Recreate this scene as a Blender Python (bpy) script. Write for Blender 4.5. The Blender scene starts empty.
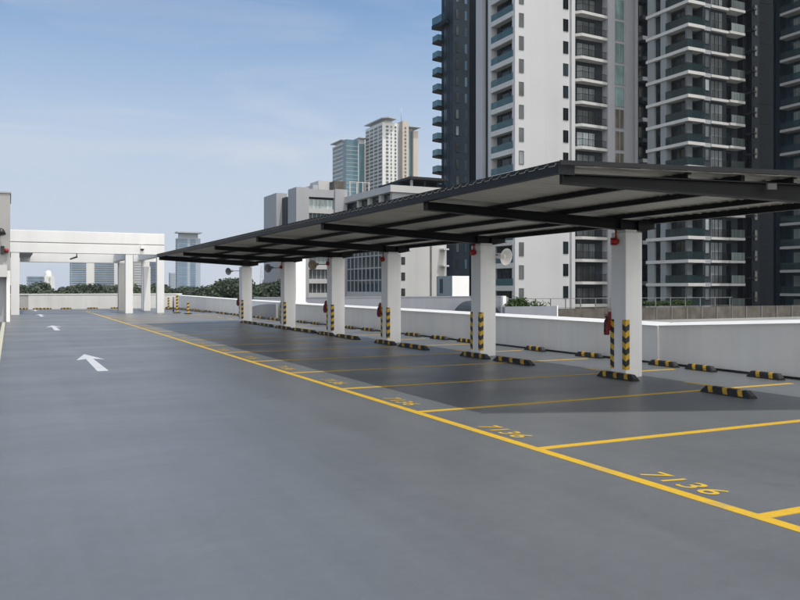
import bpy, bmesh, math, random
from mathutils import Vector, Matrix
random.seed(7)
S = bpy.context.scene
COL = S.collection
R = math.radians

# ------------------------------------------------------------------ survey of the site (camera station, metres)
EYE = 1.55
TH = math.atan(390 / 800)
CT, ST = math.cos(TH), math.sin(TH)
def ratio(px):                       # X / Y of the bearing through a photo column
    r = (px - 400) / 800
    return (CT * r + ST) / (CT - ST * r)
def XonY(px, Y): return ratio(px) * Y
def YonX(px, X): return X / ratio(px)
def depth(X, Y): return X * ST + Y * CT
def HT(py, X, Y): return EYE + (288 - py) / 800 * depth(X, Y)
def far_xy(px, z):
    r = (px - 400) / 800
    return (CT * r + ST) * z, (CT - ST * r) * z

# ------------------------------------------------------------------ materials
MATS = {}
def new_mat(name):
    m = bpy.data.materials.new(name); m.use_nodes = True
    nt = m.node_tree
    for n in list(nt.nodes): nt.nodes.remove(n)
    out = nt.nodes.new('ShaderNodeOutputMaterial')
    b = nt.nodes.new('ShaderNodeBsdfPrincipled')
    nt.links.new(b.outputs[0], out.inputs[0])
    return m, nt, b, out
def N(nt, t, **kw):
    n = nt.nodes.new(t)
    for k, v in kw.items():
        if k in n.inputs.keys() if isinstance(k, str) else False: n.inputs[k].default_value = v
        else: setattr(n, k, v)
    return n
def mix(nt, a, b, fac, blend='MIX'):
    n = nt.nodes.new('ShaderNodeMix'); n.data_type = 'RGBA'; n.blend_type = blend
    for sock, v in ((n.inputs[6], a), (n.inputs[7], b), (n.inputs[0], fac)):
        if hasattr(v, 'node'): nt.links.new(v, sock)
        else: sock.default_value = v if not isinstance(v, tuple) or len(v) == 4 else (*v, 1)
    return n.outputs[2]
def ramp(nt, src, stops):
    n = nt.nodes.new('ShaderNodeValToRGB')
    while len(n.color_ramp.elements) < len(stops): n.color_ramp.elements.new(0.5)
    for e, (p, c) in zip(n.color_ramp.elements, stops):
        e.position = p; e.color = c if isinstance(c, tuple) else (c, c, c, 1)
    nt.links.new(src, n.inputs[0]); return n.outputs[0]
def noise(nt, scale, detail=4, rough=.55, stretch=None, coord='Object'):
    tc = nt.nodes.new('ShaderNodeTexCoord')
    n = nt.nodes.new('ShaderNodeTexNoise')
    n.inputs['Scale'].default_value = scale; n.inputs['Detail'].default_value = detail; n.inputs['Roughness'].default_value = rough
    if stretch:
        mp = nt.nodes.new('ShaderNodeMapping'); mp.inputs['Scale'].default_value = stretch
        nt.links.new(tc.outputs[coord], mp.inputs[0]); nt.links.new(mp.outputs[0], n.inputs['Vector'])
    else: nt.links.new(tc.outputs[coord], n.inputs['Vector'])
    return n.outputs['Fac']
def geopos(nt, stretch, scale, detail=4, rough=.55):
    g = nt.nodes.new('ShaderNodeNewGeometry')
    n = nt.nodes.new('ShaderNodeTexNoise')
    n.inputs['Scale'].default_value = scale; n.inputs['Detail'].default_value = detail; n.inputs['Roughness'].default_value = rough
    mp = nt.nodes.new('ShaderNodeMapping'); mp.inputs['Scale'].default_value = stretch
    nt.links.new(g.outputs['Position'], mp.inputs[0]); nt.links.new(mp.outputs[0], n.inputs['Vector'])
    return n.outputs['Fac']
def bump(nt, b, src, strength, dist=.02):
    n = nt.nodes.new('ShaderNodeBump'); n.inputs['Strength'].default_value = strength; n.inputs['Distance'].default_value = dist
    nt.links.new(src, n.inputs['Height']); nt.links.new(n.outputs[0], b.inputs['Normal'])
def paint(name, col, rough=.6, var=.12, scale=1.5, streak=0, bmp=.1, metal=0, spec=.5):
    """painted / plastered surface: soft mottling, rain streaks, fine bump"""
    m, nt, b, out = new_mat(name)
    d = tuple(c * (1 - var) for c in col); l = tuple(min(1, c * (1 + var * .5)) for c in col)
    f = ramp(nt, geopos(nt, (1, 1, 1), scale, 5), [(.3, (*d, 1)), (.7, (*l, 1))])
    if streak:
        s = ramp(nt, geopos(nt, (2.5, 2.5, .12), scale, 5, .65), [(.45, 1.0), (.8, 1 - streak)])
        f = mix(nt, f, s, 1.0, 'MULTIPLY')
    nt.links.new(f, b.inputs['Base Color'])
    b.inputs['Roughness'].default_value = rough; b.inputs['Metallic'].default_value = metal
    b.inputs['Specular IOR Level'].default_value = spec
    if bmp: bump(nt, b, geopos(nt, (1, 1, 1), 35, 4), bmp, .01)
    MATS[name] = m; return m
def glass(name, col, rough=.08, var=.5, scale=.4, spec=.6, vary=True):
    """window glass seen from outside by day: dark room behind, patchy curtains, mirror-like coat"""
    m, nt, b, out = new_mat(name)
    d = tuple(c * (1 - var) for c in col); l = tuple(min(1, c * (1 + var)) for c in col)
    f = ramp(nt, geopos(nt, (1, 1, .7), scale, 2), [(.35, (*d, 1)), (.65, (*l, 1))])
    s = ramp(nt, geopos(nt, (6, 6, .05), 1.0, 2), [(.4, .75), (.6, 1.15)])
    oi = nt.nodes.new('ShaderNodeObjectInfo')
    v = ramp(nt, oi.outputs['Random'], [(0, .55), (.55, 1.0), (.8, 1.3), (.9, 2.2), (1.0, 2.8)] if vary else [(0, .88), (1, 1.1)])
    nt.links.new(mix(nt, mix(nt, f, s, 1.0, 'MULTIPLY'), v, 1.0, 'MULTIPLY'), b.inputs['Base Color'])
    b.inputs['Roughness'].default_value = rough; b.inputs['Specular IOR Level'].default_value = spec
    MATS[name] = m; return m

paint('coping_paint', (.60, .60, .59), .6, .08, 1.5, 0)
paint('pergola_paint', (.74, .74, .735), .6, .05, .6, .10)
paint('white_wall', (.84, .83, .80), .65, .06, .6, .12)
paint('white_column', (.88, .88, .88), .55, .06, 1.2, .10)
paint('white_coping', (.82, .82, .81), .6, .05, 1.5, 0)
paint('tower_white', (.53, .535, .55), .7, .05, .12, .10, 0)
paint('tower_pier', (.43, .44, .475), .6, .06, .2, .08, 0)
paint('slab_white', (.58, .575, .56), .6, .08, .3, .12, 0)
paint('grey_cladding', (.36, .37, .40), .6, .08, .1, .1, 0)
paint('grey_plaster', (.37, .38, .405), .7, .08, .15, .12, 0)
paint('pale_plaster', (.49, .49, .49), .7, .06, .15, .14, 0)
paint('parapet_paint', (.60, .60, .585), .7, .08, .5, .2)
paint('stair_wall', (.36, .36, .355), .7, .12, .5, .25)
paint('ramp_wall_paint', (.215, .23, .262), .7, .1, .4, .15)
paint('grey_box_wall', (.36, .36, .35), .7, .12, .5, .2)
paint('brown_concrete', (.105, .094, .08), .9, .45, .9, .45, .3)
paint('dark_steel', (.011, .012, .013), .5, .25, 3, 0, .05, .0, .18)
paint('fascia_steel', (.017, .019, .023), .5, .2, 3, 0, .05, 0, .2)
paint('bracket_grey', (.09, .09, .09), .6)
paint('galvanised', (.20, .205, .205), .45, .15, 4, 0, .05, .6)
paint('rubber_black', (.016, .016, .016), .7, .3, 8, 0, .2)
paint('band_yellow', (.52, .30, .02), .6, .45, 11, 0, .1)
paint('red_enamel', (.42, .012, .012), .35, .1, 5)
paint('red_dull', (.25, .02, .025), .5, .2, 5)
paint('horn_white', (.85, .84, .82), .45, .08, 6)
paint('horn_grey', (.30, .31, .31), .5, .1, 6)
paint('horn_tan', (.5, .42, .33), .5, .1, 6)
paint('lamp_black', (.02, .02, .02), .4)
paint('navy_wall', (.006, .016, .028), .5, .2, .3, .1, 0, 0, .12)
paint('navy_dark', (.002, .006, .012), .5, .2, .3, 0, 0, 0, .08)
paint('tower_slate', (.026, .040, .056), .5, .2, .3, .12, 0, 0, .15)
paint('slate_panel', (.042, .051, .063), .5, .15, .3, .1, 0, 0, .15)
paint('pier_grey', (.27, .30, .32), .6, .08, .3, .1, 0)
paint('pier_dark', (.12, .135, .145), .55, .1, .3, .1, 0, 0, .2)
paint('edge_grey', (.34, .33, .32), .6, .1, .3, .1, 0)
paint('wing_frame', (.55, .52, .5), .7)
paint('rail_dark', (.02, .022, .024), .5, .1, 1, 0, 0, 0, .15)
paint('roof_dark', (.022, .023, .026), .6, .2, 3, 0, .05, 0, .25)
paint('white_far', (.62, .625, .615), .8, .05, .05, 0, 0)
paint('beige_far', (.46, .41, .36), .8, .06, .05, 0, 0)
paint('blue_far', (.30, .36, .43), .6, .08, .05, 0, 0)
paint('grey_far', (.38, .41, .45), .8, .08, .05, 0, 0)
paint('pink_far', (.50, .40, .36), .8, .08, .05, 0, 0)
paint('bark', (.09, .065, .045), .9, .3, 3)
paint('podium_paving', (.23, .23, .22), .85, .2, .3)
paint('cabinet_teal', (.20, .235, .24), .55, .08, 2)
glass('glass_dark', (.009, .017, .021), .1, .5, .4, .35)
glass('glass_curtain', (.17, .19, .20), .15, .5, .25)
glass('glass_teal', (.26, .40, .40), .12, .3, .4, .5, False)
glass('glass_tan', (.17, .155, .13), .2, .3, .4, .5, False)
glass('glass_blue', (.075, .125, .185), .12, .3, .1, .35)
glass('glass_navy', (.006, .020, .030), .12, .5, .2, .3)
glass('glass_greengrey', (.13, .155, .155), .1, .5, .1)
glass('glass_window_grey', (.07, .08, .085), .12, .4)
glass('glass_far', (.085, .095, .11), .2, .3, .1, .5, False)
glass('glass_far_teal', (.07, .16, .20), .1, .3, .05, .5, False)
glass('glass_far_blue', (.13, .20, .29), .15, .3, .05, .5, False)

def balustrade_glass(name, col):
    m, nt, b, out = new_mat(name)
    b.inputs['Base Color'].default_value = (*col, 1); b.inputs['Roughness'].default_value = .08; b.inputs['Specular IOR Level'].default_value = .4
    tr = nt.nodes.new('ShaderNodeBsdfTransparent'); tr.inputs[0].default_value = (.62, .78, .80, 1)
    mx = nt.nodes.new('ShaderNodeMixShader'); mx.inputs[0].default_value = .5
    nt.links.new(tr.outputs[0], mx.inputs[1]); nt.links.new(b.outputs[0], mx.inputs[2]); nt.links.new(mx.outputs[0], out.inputs[0])
    MATS[name] = m
balustrade_glass('balustrade_glass', (.03, .053, .06))
balustrade_glass('balustrade_blue', (.10, .19, .22))

def deck_mat():
    m, nt, b, out = new_mat('epoxy_deck')
    big = geopos(nt, (1, 1, 1), .22, 5, .6)
    c = ramp(nt, big, [(.3, (.100, .106, .112, 1)), (.7, (.120, .127, .134, 1))])
    # roller marks and tyre wear along the drive lane
    lane = ramp(nt, geopos(nt, (1.2, .05, 1), 1.4, 5, .6), [(.35, .90), (.7, 1.05)])
    c = mix(nt, c, lane, 1.0, 'MULTIPLY')
    fine = ramp(nt, geopos(nt, (1, 1, 1), 9, 6, .7), [(.3, .93), (.7, 1.05)])
    c = mix(nt, c, fine, 1.0, 'MULTIPLY')
    grit = ramp(nt, geopos(nt, (1, 1, 1), 70, 3, .8), [(.3, .90), (.7, 1.07)])
    c = mix(nt, c, grit, 1.0, 'MULTIPLY')
    spots = ramp(nt, geopos(nt, (1, 1, 1), 1.7, 7, .75), [(.60, 1.0), (.78, .80)])
    c = mix(nt, c, spots, 1.0, 'MULTIPLY')
    # scattered drips and faint scuffs
    vo = nt.nodes.new('ShaderNodeTexVoronoi'); vo.inputs['Scale'].default_value = 1.1; vo.inputs['Randomness'].default_value = 1
    g0 = nt.nodes.new('ShaderNodeNewGeometry'); nt.links.new(g0.outputs['Position'], vo.inputs['Vector'])
    wob = nt.nodes.new('ShaderNodeMath'); wob.operation = 'ADD'; nt.links.new(vo.outputs['Distance'], wob.inputs[0])
    wm = nt.nodes.new('ShaderNodeMath'); wm.operation = 'MULTIPLY'; wm.inputs[1].default_value = .16; nt.links.new(geopos(nt, (1, 1, 1), 14, 4), wm.inputs[0]); nt.links.new(wm.outputs[0], wob.inputs[1])
    drip = ramp(nt, wob.outputs[0], [(.09, .84), (.135, 1.0)])
    c = mix(nt, c, drip, 1.0, 'MULTIPLY')
    scuff = ramp(nt, geopos(nt, (3.2, .22, 1), 1.1, 7, .72), [(.60, 1.0), (.70, .92), (.78, .86)])
    c = mix(nt, c, scuff, 1.0, 'MULTIPLY')
    pale = ramp(nt, geopos(nt, (1, 1.3, 1), .9, 6, .7), [(.56, 1.0), (.72, 1.09)])
    c = mix(nt, c, pale, 1.0, 'MULTIPLY')
    nt.links.new(c, b.inputs['Base Color'])
    rr = ramp(nt, geopos(nt, (.5, 1.1, 1), .5, 4, .6), [(.3, .31), (.72, .46)])
    nt.links.new(rr, b.inputs['Roughness'])
    b.inputs['Specular IOR Level'].default_value = .5
    bump(nt, b, geopos(nt, (.6, 1.3, 1), 1.6, 5, .6), .055, .03)
    MATS['epoxy_deck'] = m
deck_mat()
def line_paint(name, col, wear):
    m, nt, b, out = new_mat(name)
    w = ramp(nt, geopos(nt, (1, 1, 1), 14, 6, .7), [(.35, (*col, 1)), (.75, tuple(c * .82 for c in col) + (1,))])
    g = ramp(nt, geopos(nt, (1, 1, 1), 2.5, 6, .75), [(.53, 0.0), (.72, wear)])
    nt.links.new(mix(nt, w, (.2, .19, .16, 1), g), b.inputs['Base Color'])
    b.inputs['Roughness'].default_value = .5
    MATS[name] = m
line_paint('yellow_paint', (.56, .345, .018), .6)
line_paint('number_paint', (.56, .36, .03), .7)
line_paint('white_paint', (.50, .51, .515), .5)
line_paint('pale_line_paint', (.5, .48, .36), .5)

def chevron():
    m, nt, b, out = new_mat('chevron_guard')
    tc = nt.nodes.new('ShaderNodeTexCoord'); sp = nt.nodes.new('ShaderNodeSeparateXYZ'); nt.links.new(tc.outputs['Object'], sp.inputs[0])
    a = N(nt, 'ShaderNodeMath', operation='ADD'); nt.links.new(sp.outputs[0], a.inputs[0]); nt.links.new(sp.outputs[1], a.inputs[1])
    a1 = N(nt, 'ShaderNodeMath', operation='SUBTRACT'); nt.links.new(sp.outputs[2], a1.inputs[0]); ah = N(nt, 'ShaderNodeMath', operation='MULTIPLY'); nt.links.new(a.outputs[0], ah.inputs[0]); ah.inputs[1].default_value = .55; nt.links.new(ah.outputs[0], a1.inputs[1])
    k = N(nt, 'ShaderNodeMath', operation='MULTIPLY'); nt.links.new(a1.outputs[0], k.inputs[0]); k.inputs[1].default_value = 5.0
    fr = N(nt, 'ShaderNodeMath', operation='FRACT'); nt.links.new(k.outputs[0], fr.inputs[0])
    gt = N(nt, 'ShaderNodeMath', operation='GREATER_THAN'); nt.links.new(fr.outputs[0], gt.inputs[0]); gt.inputs[1].default_value = .5
    nt.links.new(mix(nt, (.02, .02, .02, 1), (.62, .37, .02, 1), gt.outputs[0]), b.inputs['Base Color'])
    b.inputs['Roughness'].default_value = .5
    MATS['chevron_guard'] = m
chevron()
def sheet():
    m, nt, b, out = new_mat('roof_sheet_metal')
    c = ramp(nt, geopos(nt, (.6, 1.5, 1), 1.2, 5, .65), [(.3, (.53, .515, .46, 1)), (.7, (.66, .64, .58, 1))])
    nt.links.new(c, b.inputs['Base Color']); b.inputs['Roughness'].default_value = .5; b.inputs['Metallic'].default_value = .1
    MATS['roof_sheet_metal'] = m
sheet()
def leaf(name, c1, c2):
    m, nt, b, out = new_mat(name)
    oi = nt.nodes.new('ShaderNodeObjectInfo')
    f = geopos(nt, (1, 1, 1), .35, 3)
    c = ramp(nt, f, [(.3, (*c1, 1)), (.7, (*c2, 1))])
    v = ramp(nt, oi.outputs['Random'], [(0, .75), (1, 1.25)])
    nt.links.new(mix(nt, c, v, 1.0, 'MULTIPLY'), b.inputs['Base Color'])
    b.inputs['Roughness'].default_value = .6
    tl = nt.nodes.new('ShaderNodeBsdfTranslucent'); tl.inputs[0].default_value = (*[x * 1.1 for x in c2], 1)
    mx = nt.nodes.new('ShaderNodeMixShader'); mx.inputs[0].default_value = .22
    nt.links.new(b.outputs[0], mx.inputs[1]); nt.links.new(tl.outputs[0], mx.inputs[2]); b.inputs['Specular IOR Level'].default_value = .2; nt.links.new(mx.outputs[0], out.inputs[0])
    MATS[name] = m
leaf('leaf_dark', (.046, .062, .046), (.075, .096, .064))
leaf('leaf_mid', (.056, .078, .046), (.09, .115, .062))
leaf('leaf_hedge', (.03, .06, .018), (.07, .115, .03))
def ground_mat():
    m, nt, b, out = new_mat('city_ground')
    c = ramp(nt, geopos(nt, (1, 1, 1), .02, 8, .65), [(.35, (.035, .055, .022, 1)), (.52, (.08, .085, .06, 1)), (.65, (.16, .155, .145, 1))])
    nt.links.new(c, b.inputs['Base Color']); b.inputs['Roughness'].default_value = .9
    MATS['city_ground'] = m
ground_mat()

# ------------------------------------------------------------------ mesh builder
class MB:
    def __init__(self): self.v = []; self.f = []; self.sm = []
    def add(self, vs, fs, smooth=False):
        o = len(self.v); self.v += [tuple(p) for p in vs]
        for f in fs: self.f.append([i + o for i in f]); self.sm.append(smooth)
        return self
    def box(self, x0, x1, y0, y1, z0, z1):
        vs = [(x, y, z) for z in (z0, z1) for x, y in ((x0, y0), (x1, y0), (x1, y1), (x0, y1))]
        return self.add(vs, [(3, 2, 1, 0), (4, 5, 6, 7), (0, 1, 5, 4), (1, 2, 6, 5), (2, 3, 7, 6), (3, 0, 4, 7)])
    def hexa(self, vs):                # 8 points: bottom ring then top ring
        return self.add(vs, [(3, 2, 1, 0), (4, 5, 6, 7), (0, 1, 5, 4), (1, 2, 6, 5), (2, 3, 7, 6), (3, 0, 4, 7)])
    def prism(self, poly, z0, z1):     # polygon in plan
        n = len(poly)
        vs = [(x, y, z0) for x, y in poly] + [(x, y, z1) for x, y in poly]
        return self.add(vs, [tuple(reversed(range(n))), tuple(range(n, 2 * n))] + [(i, (i + 1) % n, n + (i + 1) % n, n + i) for i in range(n)])
    def prism_y(self, poly, y0, y1):   # polygon in X-Z, extruded along Y
        n = len(poly)
        vs = [(x, y0, z) for x, z in poly] + [(x, y1, z) for x, z in poly]
        return self.add(vs, [tuple(range(n)), tuple(reversed(range(n, 2 * n)))] + [((i + 1) % n, i, n + i, n + (i + 1) % n) for i in range(n)])
    def prism_x(self, poly, x0, x1):
        n = len(poly)
        vs = [(x0, y, z) for y, z in poly] + [(x1, y, z) for y, z in poly]
        return self.add(vs, [tuple(reversed(range(n))), tuple(range(n, 2 * n))] + [(i, (i + 1) % n, n + (i + 1) % n, n + i) for i in range(n)])
    def tube(self, p0, p1, r0, r1=None, n=10, caps=True):
        r1 = r0 if r1 is None else r1
        p0, p1 = Vector(p0), Vector(p1); d = (p1 - p0).normalized()
        a = d.orthogonal().normalized(); b = d.cross(a)
        vs = [p + (a * math.cos(t) + b * math.sin(t)) * r for p, r in ((p0, r0), (p1, r1)) for t in [2 * math.pi * i / n for i in range(n)]]
        fs = [(i, (i + 1) % n, n + (i + 1) % n, n + i) for i in range(n)]
        o = len(self.v); self.add(vs, fs, True)
        if caps: self.f += [[o + i for i in reversed(range(n))], [o + n + i for i in range(n)]]; self.sm += [False, False]
        return self
    def lathe(self, p, axis, prof, n=20):   # prof: (along, radius)
        p = Vector(p); d = Vector(axis).normalized(); a = d.orthogonal().normalized(); b = d.cross(a)
        vs = [p + d * s + (a * math.cos(2 * math.pi * i / n) + b * math.sin(2 * math.pi * i / n)) * r for s, r in prof for i in range(n)]
        fs = [(k * n + i, k * n + (i + 1) % n, (k + 1) * n + (i + 1) % n, (k + 1) * n + i) for k in range(len(prof) - 1) for i in range(n)]
        return self.add(vs, fs, True)
    def build(self, name, mat, parent=None, bevel=0):
        off = Vector((0, 0, 0))
        p = parent
        while p is not None: off += p.location; p = p.parent
        me = bpy.data.meshes.new(name)
        me.from_pydata([Vector(v) - off for v in self.v], [], self.f)
        me.polygons.foreach_set('use_smooth', self.sm)
        me.materials.append(MATS[mat]); me.update()
        o = bpy.data.objects.new(name, me); COL.objects.link(o)
        if parent: o.parent = parent
        if bevel:
            md = o.modifiers.new('bevel', 'BEVEL'); md.width = bevel; md.segments = 2; md.limit_method = 'ANGLE'
        return o
def tag(o, label, cat, group=None):
    o['label'] = label; o['category'] = cat
    if group: o['group'] = group
    return o
def thing(name, loc, label, cat, group=None):
    o = bpy.data.objects.new(name, None); COL.objects.link(o); o.location = loc; o.empty_display_size = .2
    return tag(o, label, cat, group)
def struct(o): o['kind'] = 'structure'; return o
def kids(o): return [c for c in bpy.data.objects if c.parent == o]
def copy_tree(o, parent=None):
    c = o.copy(); COL.objects.link(c)
    if parent: c.parent = parent
    for ch in kids(o): copy_tree(ch, c)
    return c
def box(name, mat, parent, *a, bevel=0): return MB().box(*a).build(name, mat, parent, bevel)
ORD = ['nearest', 'second', 'third', 'fourth', 'fifth', 'sixth', 'seventh', 'eighth', 'ninth', 'tenth', 'eleventh', 'twelfth', 'thirteenth', 'fourteenth', 'fifteenth', 'sixteenth', 'seventeenth', 'eighteenth', 'nineteenth', 'twentieth']

# ------------------------------------------------------------------ ground, deck, podium
g = MB(); g.add([(-3000, -600, -16), (3000, -600, -16), (3000, 5000, -16), (-3000, 5000, -16)], [(0, 1, 2, 3)])
struct(g.build('ground', 'city_ground'))
struct(MB().box(-9, 12.36, -14, 65.2, -.6, 0).build('parking_deck', 'epoxy_deck'))
struct(MB().box(12.64, 135, 4, 62.5, -16, -1.6).build('podium_pavement', 'podium_paving'))
paint('ramp_asphalt', (.07, .07, .072), .8, .2, 2)
struct(MB().box(-9, -.34, -10, 40.5, .0, .004).build('ramp_road', 'ramp_asphalt'))

# painted bay lines: sheets 4 mm above the deck
LX = 4.55; BAY0 = 3.80; BAY = 2.545; NB = 18
lines = MB()
lines.box(LX - .055, LX + .055, -8, 57.0, .0, .004)
for k in range(-3, NB):
    y = BAY0 + k * BAY
    lines.box(LX + .055, 11.4, y - .05, y + .05, .0, .004)
for k in range(-3, NB):                      # back line, between the dividers
    y = BAY0 + k * BAY
    lines.box(9.93, 10.03, y + .05, y + .9, .0, .004)
struct(lines.build('bay_line_paint', 'yellow_paint'))
struct(MB().box(-.31, -.19, -8, 40.4, .0, .004).build('ramp_edge_line', 'pale_line_paint'))

# white floor arrows
for i, (y, lab) in enumerate([(17.95, 'largest white arrow on the lane floor, nearest the camera'),
                              (33.9, 'second white arrow up the lane floor, beyond the nearest one'),
                              (49.6, 'small white arrow on the floor level with the left pergola pillar'),
                              (60.5, 'farthest and smallest white arrow, close to the end parapet')]):
    mb = MB(); x = 1.56
    poly = [(x - .10, y - 2.1), (x + .10, y - 2.1), (x + .075, y + .72), (x + .28, y + .5), (x, y + 2.1), (x - .28, y + .5), (x - .075, y + .72)]
    mb.prism(poly, 0, .004)
    tag(mb.build('floor_arrow', 'white_paint'), lab, 'floor arrow', 'white arrows along the lane')

# bay numbers
def text_mesh(s, size, mat, name):
    cu = bpy.data.curves.new(name, 'FONT'); cu.body = s; cu.size = size; cu.extrude = .0; cu.shear = .15; cu.offset = .004; cu.space_character = 1.12
    tmp = bpy.data.objects.new(name, cu); COL.objects.link(tmp)
    dg = bpy.context.evaluated_depsgraph_get()
    me = bpy.data.meshes.new_from_object(tmp.evaluated_get(dg))
    bpy.data.objects.remove(tmp)
    me.name = name; me.materials.clear(); me.materials.append(MATS[mat]); return me
num = text_mesh('7136', .33, 'number_paint', 'bay_number')
nlabels = ['yellow number 7136 painted inside the %s bay from the camera' % ('closest' if k == 0 else ORD[k]) for k in range(14)]
xs = [v.co.x for v in num.vertices]; nw = max(xs) - min(xs)
for k in range(13):
    o = bpy.data.objects.new('bay_number', num); COL.objects.link(o)
    o.scale = (.76 / nw, .95, 1)
    o.rotation_euler = (0, 0, -math.pi / 2)          # read from the lane, facing the wall
    o.location = (4.70, BAY0 + k * BAY + 1.34, .003)
    tag(o, nlabels[k], 'bay number', 'yellow bay numbers on the floor')

# ------------------------------------------------------------------ parapets
WX = 11.95
JOG = 12.42                               # Y where the near stretch begins
def wall_run(name, pts, z0, tops, thick, label, cap_t=.06, cap_over=.03, mat='white_wall'):
    """wall along +Y at X; pts y0,y1; tops heights at both ends"""
    (xa, ya), (xb, yb) = pts; ta, tb = tops
    t = thing(name, (xa, ya, 0), label, 'parapet wall')
    MB().hexa([(xa, ya, z0), (xa + thick, ya, z0), (xb + thick, yb, z0), (xb, yb, z0),
               (xa, ya, ta - cap_t), (xa + thick, ya, ta - cap_t), (xb + thick, yb, tb - cap_t), (xb, yb, tb - cap_t)]).build('wall_face', mat, t)
    MB().hexa([(xa - cap_over, ya, ta - cap_t), (xa + thick + .03, ya, ta - cap_t), (xb + thick + .03, yb, tb - cap_t), (xb - cap_over, yb, tb - cap_t),
               (xa - cap_over, ya, ta - cap_t + .012), (xa + thick + .03, ya, ta + .01), (xb + thick + .03, yb, tb + .01), (xb - cap_over, yb, tb - cap_t + .012),
               ]).build('coping', 'coping_paint', t, .008)
    MB().hexa([(xa - .025, ya, 0), (xa, ya, 0), (xb, yb, 0), (xb - .025, yb, 0), (xa - .025, ya, .035), (xa, ya, .035), (xb, yb, .035), (xb - .025, yb, .035)]).build('drain_strip', 'lamp_black', t)
    return t
wall_run('parapet', ((12.30, -8.0), (11.98, JOG)), -.6, (1.95, .83), .34, 'white parapet with rising coping at the right, behind the nearest wheel stops')
wall_run('parapet', ((11.93, JOG + .003), (11.93, 36.9)), -.6, (.83, .86), .32, 'long grey-white parapet running behind the row of canopy columns')
wall_run('parapet', ((11.90, 36.903), (11.86, 45.3)), -.6, (.87, .90), .34, 'white stretch of parapet with a light patch put into its paint, behind the farthest column', cap_t=.045, mat='white_coping')  # reflected sunlight on this stretch is put into its white paint
wall_run('parapet', ((11.80, 45.303), (11.80, 63.97)), -.6, (.90, 1.0), .32, 'far stretch of white parapet behind the short striped posts', cap_t=.04)
# curved grey slab added as the shaded part below the light patch
mb = MB(); ya_, yb_ = 37.6, 43.6
pts = [(yb_, 0), (ya_, 0)] + [(ya_ + (yb_ - ya_) * (i / 16), .04 + .72 * math.sqrt(max(0, 1 - (i / 16) ** 2))) for i in range(17)]
mb.prism_x(pts, 11.62, 11.74)
tag(mb.build('shade_slab', 'grey_box_wall'), 'low grey slab with curved top, added as the shade below the parapet light patch', 'shade slab')
# end parapet
t = thing('end_parapet', (5, 64, 0), 'white parapet closing the far end of the deck, trees behind', 'parapet wall')
MB().box(-9, 1.2, 64.0, 64.3, -.6, 1.06).build('grey_panel', 'grey_box_wall', t)  # left stretch in a darker grey than the rest
MB().box(1.2, 12.12, 63.985, 64.3, -.6, 1.06).build('wall_face', 'parapet_paint', t)
MB().box(-9, 12.15, 63.95, 64.33, 1.063, 1.12).build('coping', 'white_coping', t, .008)

# ------------------------------------------------------------------ wheel stops
def stop_proto(n_bands, L, name):
    W, Hh = .15, .10
    o = bpy.data.objects.new(name, None); COL.objects.link(o)
    sec = lambda w0, w1, h: [(-w0, 0), (w0, 0), (w1, h * .62), (w1 * .72, h), (-w1 * .72, h), (-w1, h * .62)]
    mb = MB(); ys = [-L / 2, -L / 2 + .07, L / 2 - .07, L / 2]
    rings = []
    for y, s in zip(ys, (.35, 1, 1, .35)):
        rings.append([(x, y, z * (s if z > 0 else 1)) for x, z in sec(W / 2, W / 2 * .8, Hh)])
    n = 6; vs = [p for r in rings for p in r]
    fs = [(k * n + i, k * n + (i + 1) % n, (k + 1) * n + (i + 1) % n, (k + 1) * n + i) for k in range(3) for i in range(n)]
    fs += [tuple(reversed(range(n))), tuple(range(3 * n, 4 * n))]
    mb.add(vs, fs).build('body', 'rubber_black', o)
    e = .003
    pos = [(-.30, 0, .30), (-.22, .17)][0 if n_bands == 3 else 1]
    for c in pos:
        y = c * L; w = .036 * (1 if n_bands == 3 else 1.1)
        pr = [(-W / 2 * .95 - e, .015), (-W / 2 * .8 - e, Hh * .62), (-W / 2 * .576 - e * .5, Hh + e), (W / 2 * .576 + e * .5, Hh + e), (W / 2 * .8 + e, Hh * .62), (W / 2 * .95 + e, .015)]
        sh = [-.02, 0, .015, .03, .045, .06]
        b = MB(); m = len(pr)
        b.add([(x, y - w + s, z) for (x, z), s in zip(pr, sh)] + [(x, y + w + s, z) for (x, z), s in zip(pr, sh)], [(i, i + 1, m + i + 1, m + i) for i in range(m - 1)])
        b.build('yellow_band', 'band_yellow', o)
    return o
front_proto = stop_proto(3, .76, 'wheel_stop')
back_proto = stop_proto(2, .66, 'wheel_stop')
colW = [.37, .41, .42, .46, .46, .48]
colY = [10.69, 15.43, 20.37, 24.70, 29.80, 36.10]
colY = [y + w / 2 for y, w in zip(colY, colW)]
fr = []
yy = 8.42
front_px = [(703, 755), (599, 637), (495, 533), (462.5, 489), (400, 428.5), (376, 396), (337, 358.7), (319, 334), (292.5, 315.6), (276, 291), (258, 273), (241, 257)]
FXS = 9.36
for i, (pa, pb) in enumerate(front_px):
    ya_, yb_ = YonX(pa, FXS), YonX(pb, FXS)
    o = front_proto if i == 0 else copy_tree(front_proto)
    o.location = (FXS + random.uniform(-.015, .015), (ya_ + yb_) / 2, .001); o.rotation_euler = (0, 0, random.uniform(-.025, .025)); o.scale = (1.05, (ya_ - yb_) / .76 * .97, .98)
    if i == 0: lab = 'three-banded black and yellow wheel stop, nearest the camera, right of the first column'
    elif i % 2: lab = 'black and yellow wheel stop at the foot of the %s canopy column' % ('nearest' if i == 1 else ORD[i // 2])
    else: lab = 'black and yellow wheel stop between the %s and %s canopy columns' % ('nearest' if i == 2 else ORD[i // 2 - 1], ORD[i // 2])
    tag(o, lab, 'wheel stop', 'wheel stops along the columns')
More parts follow.
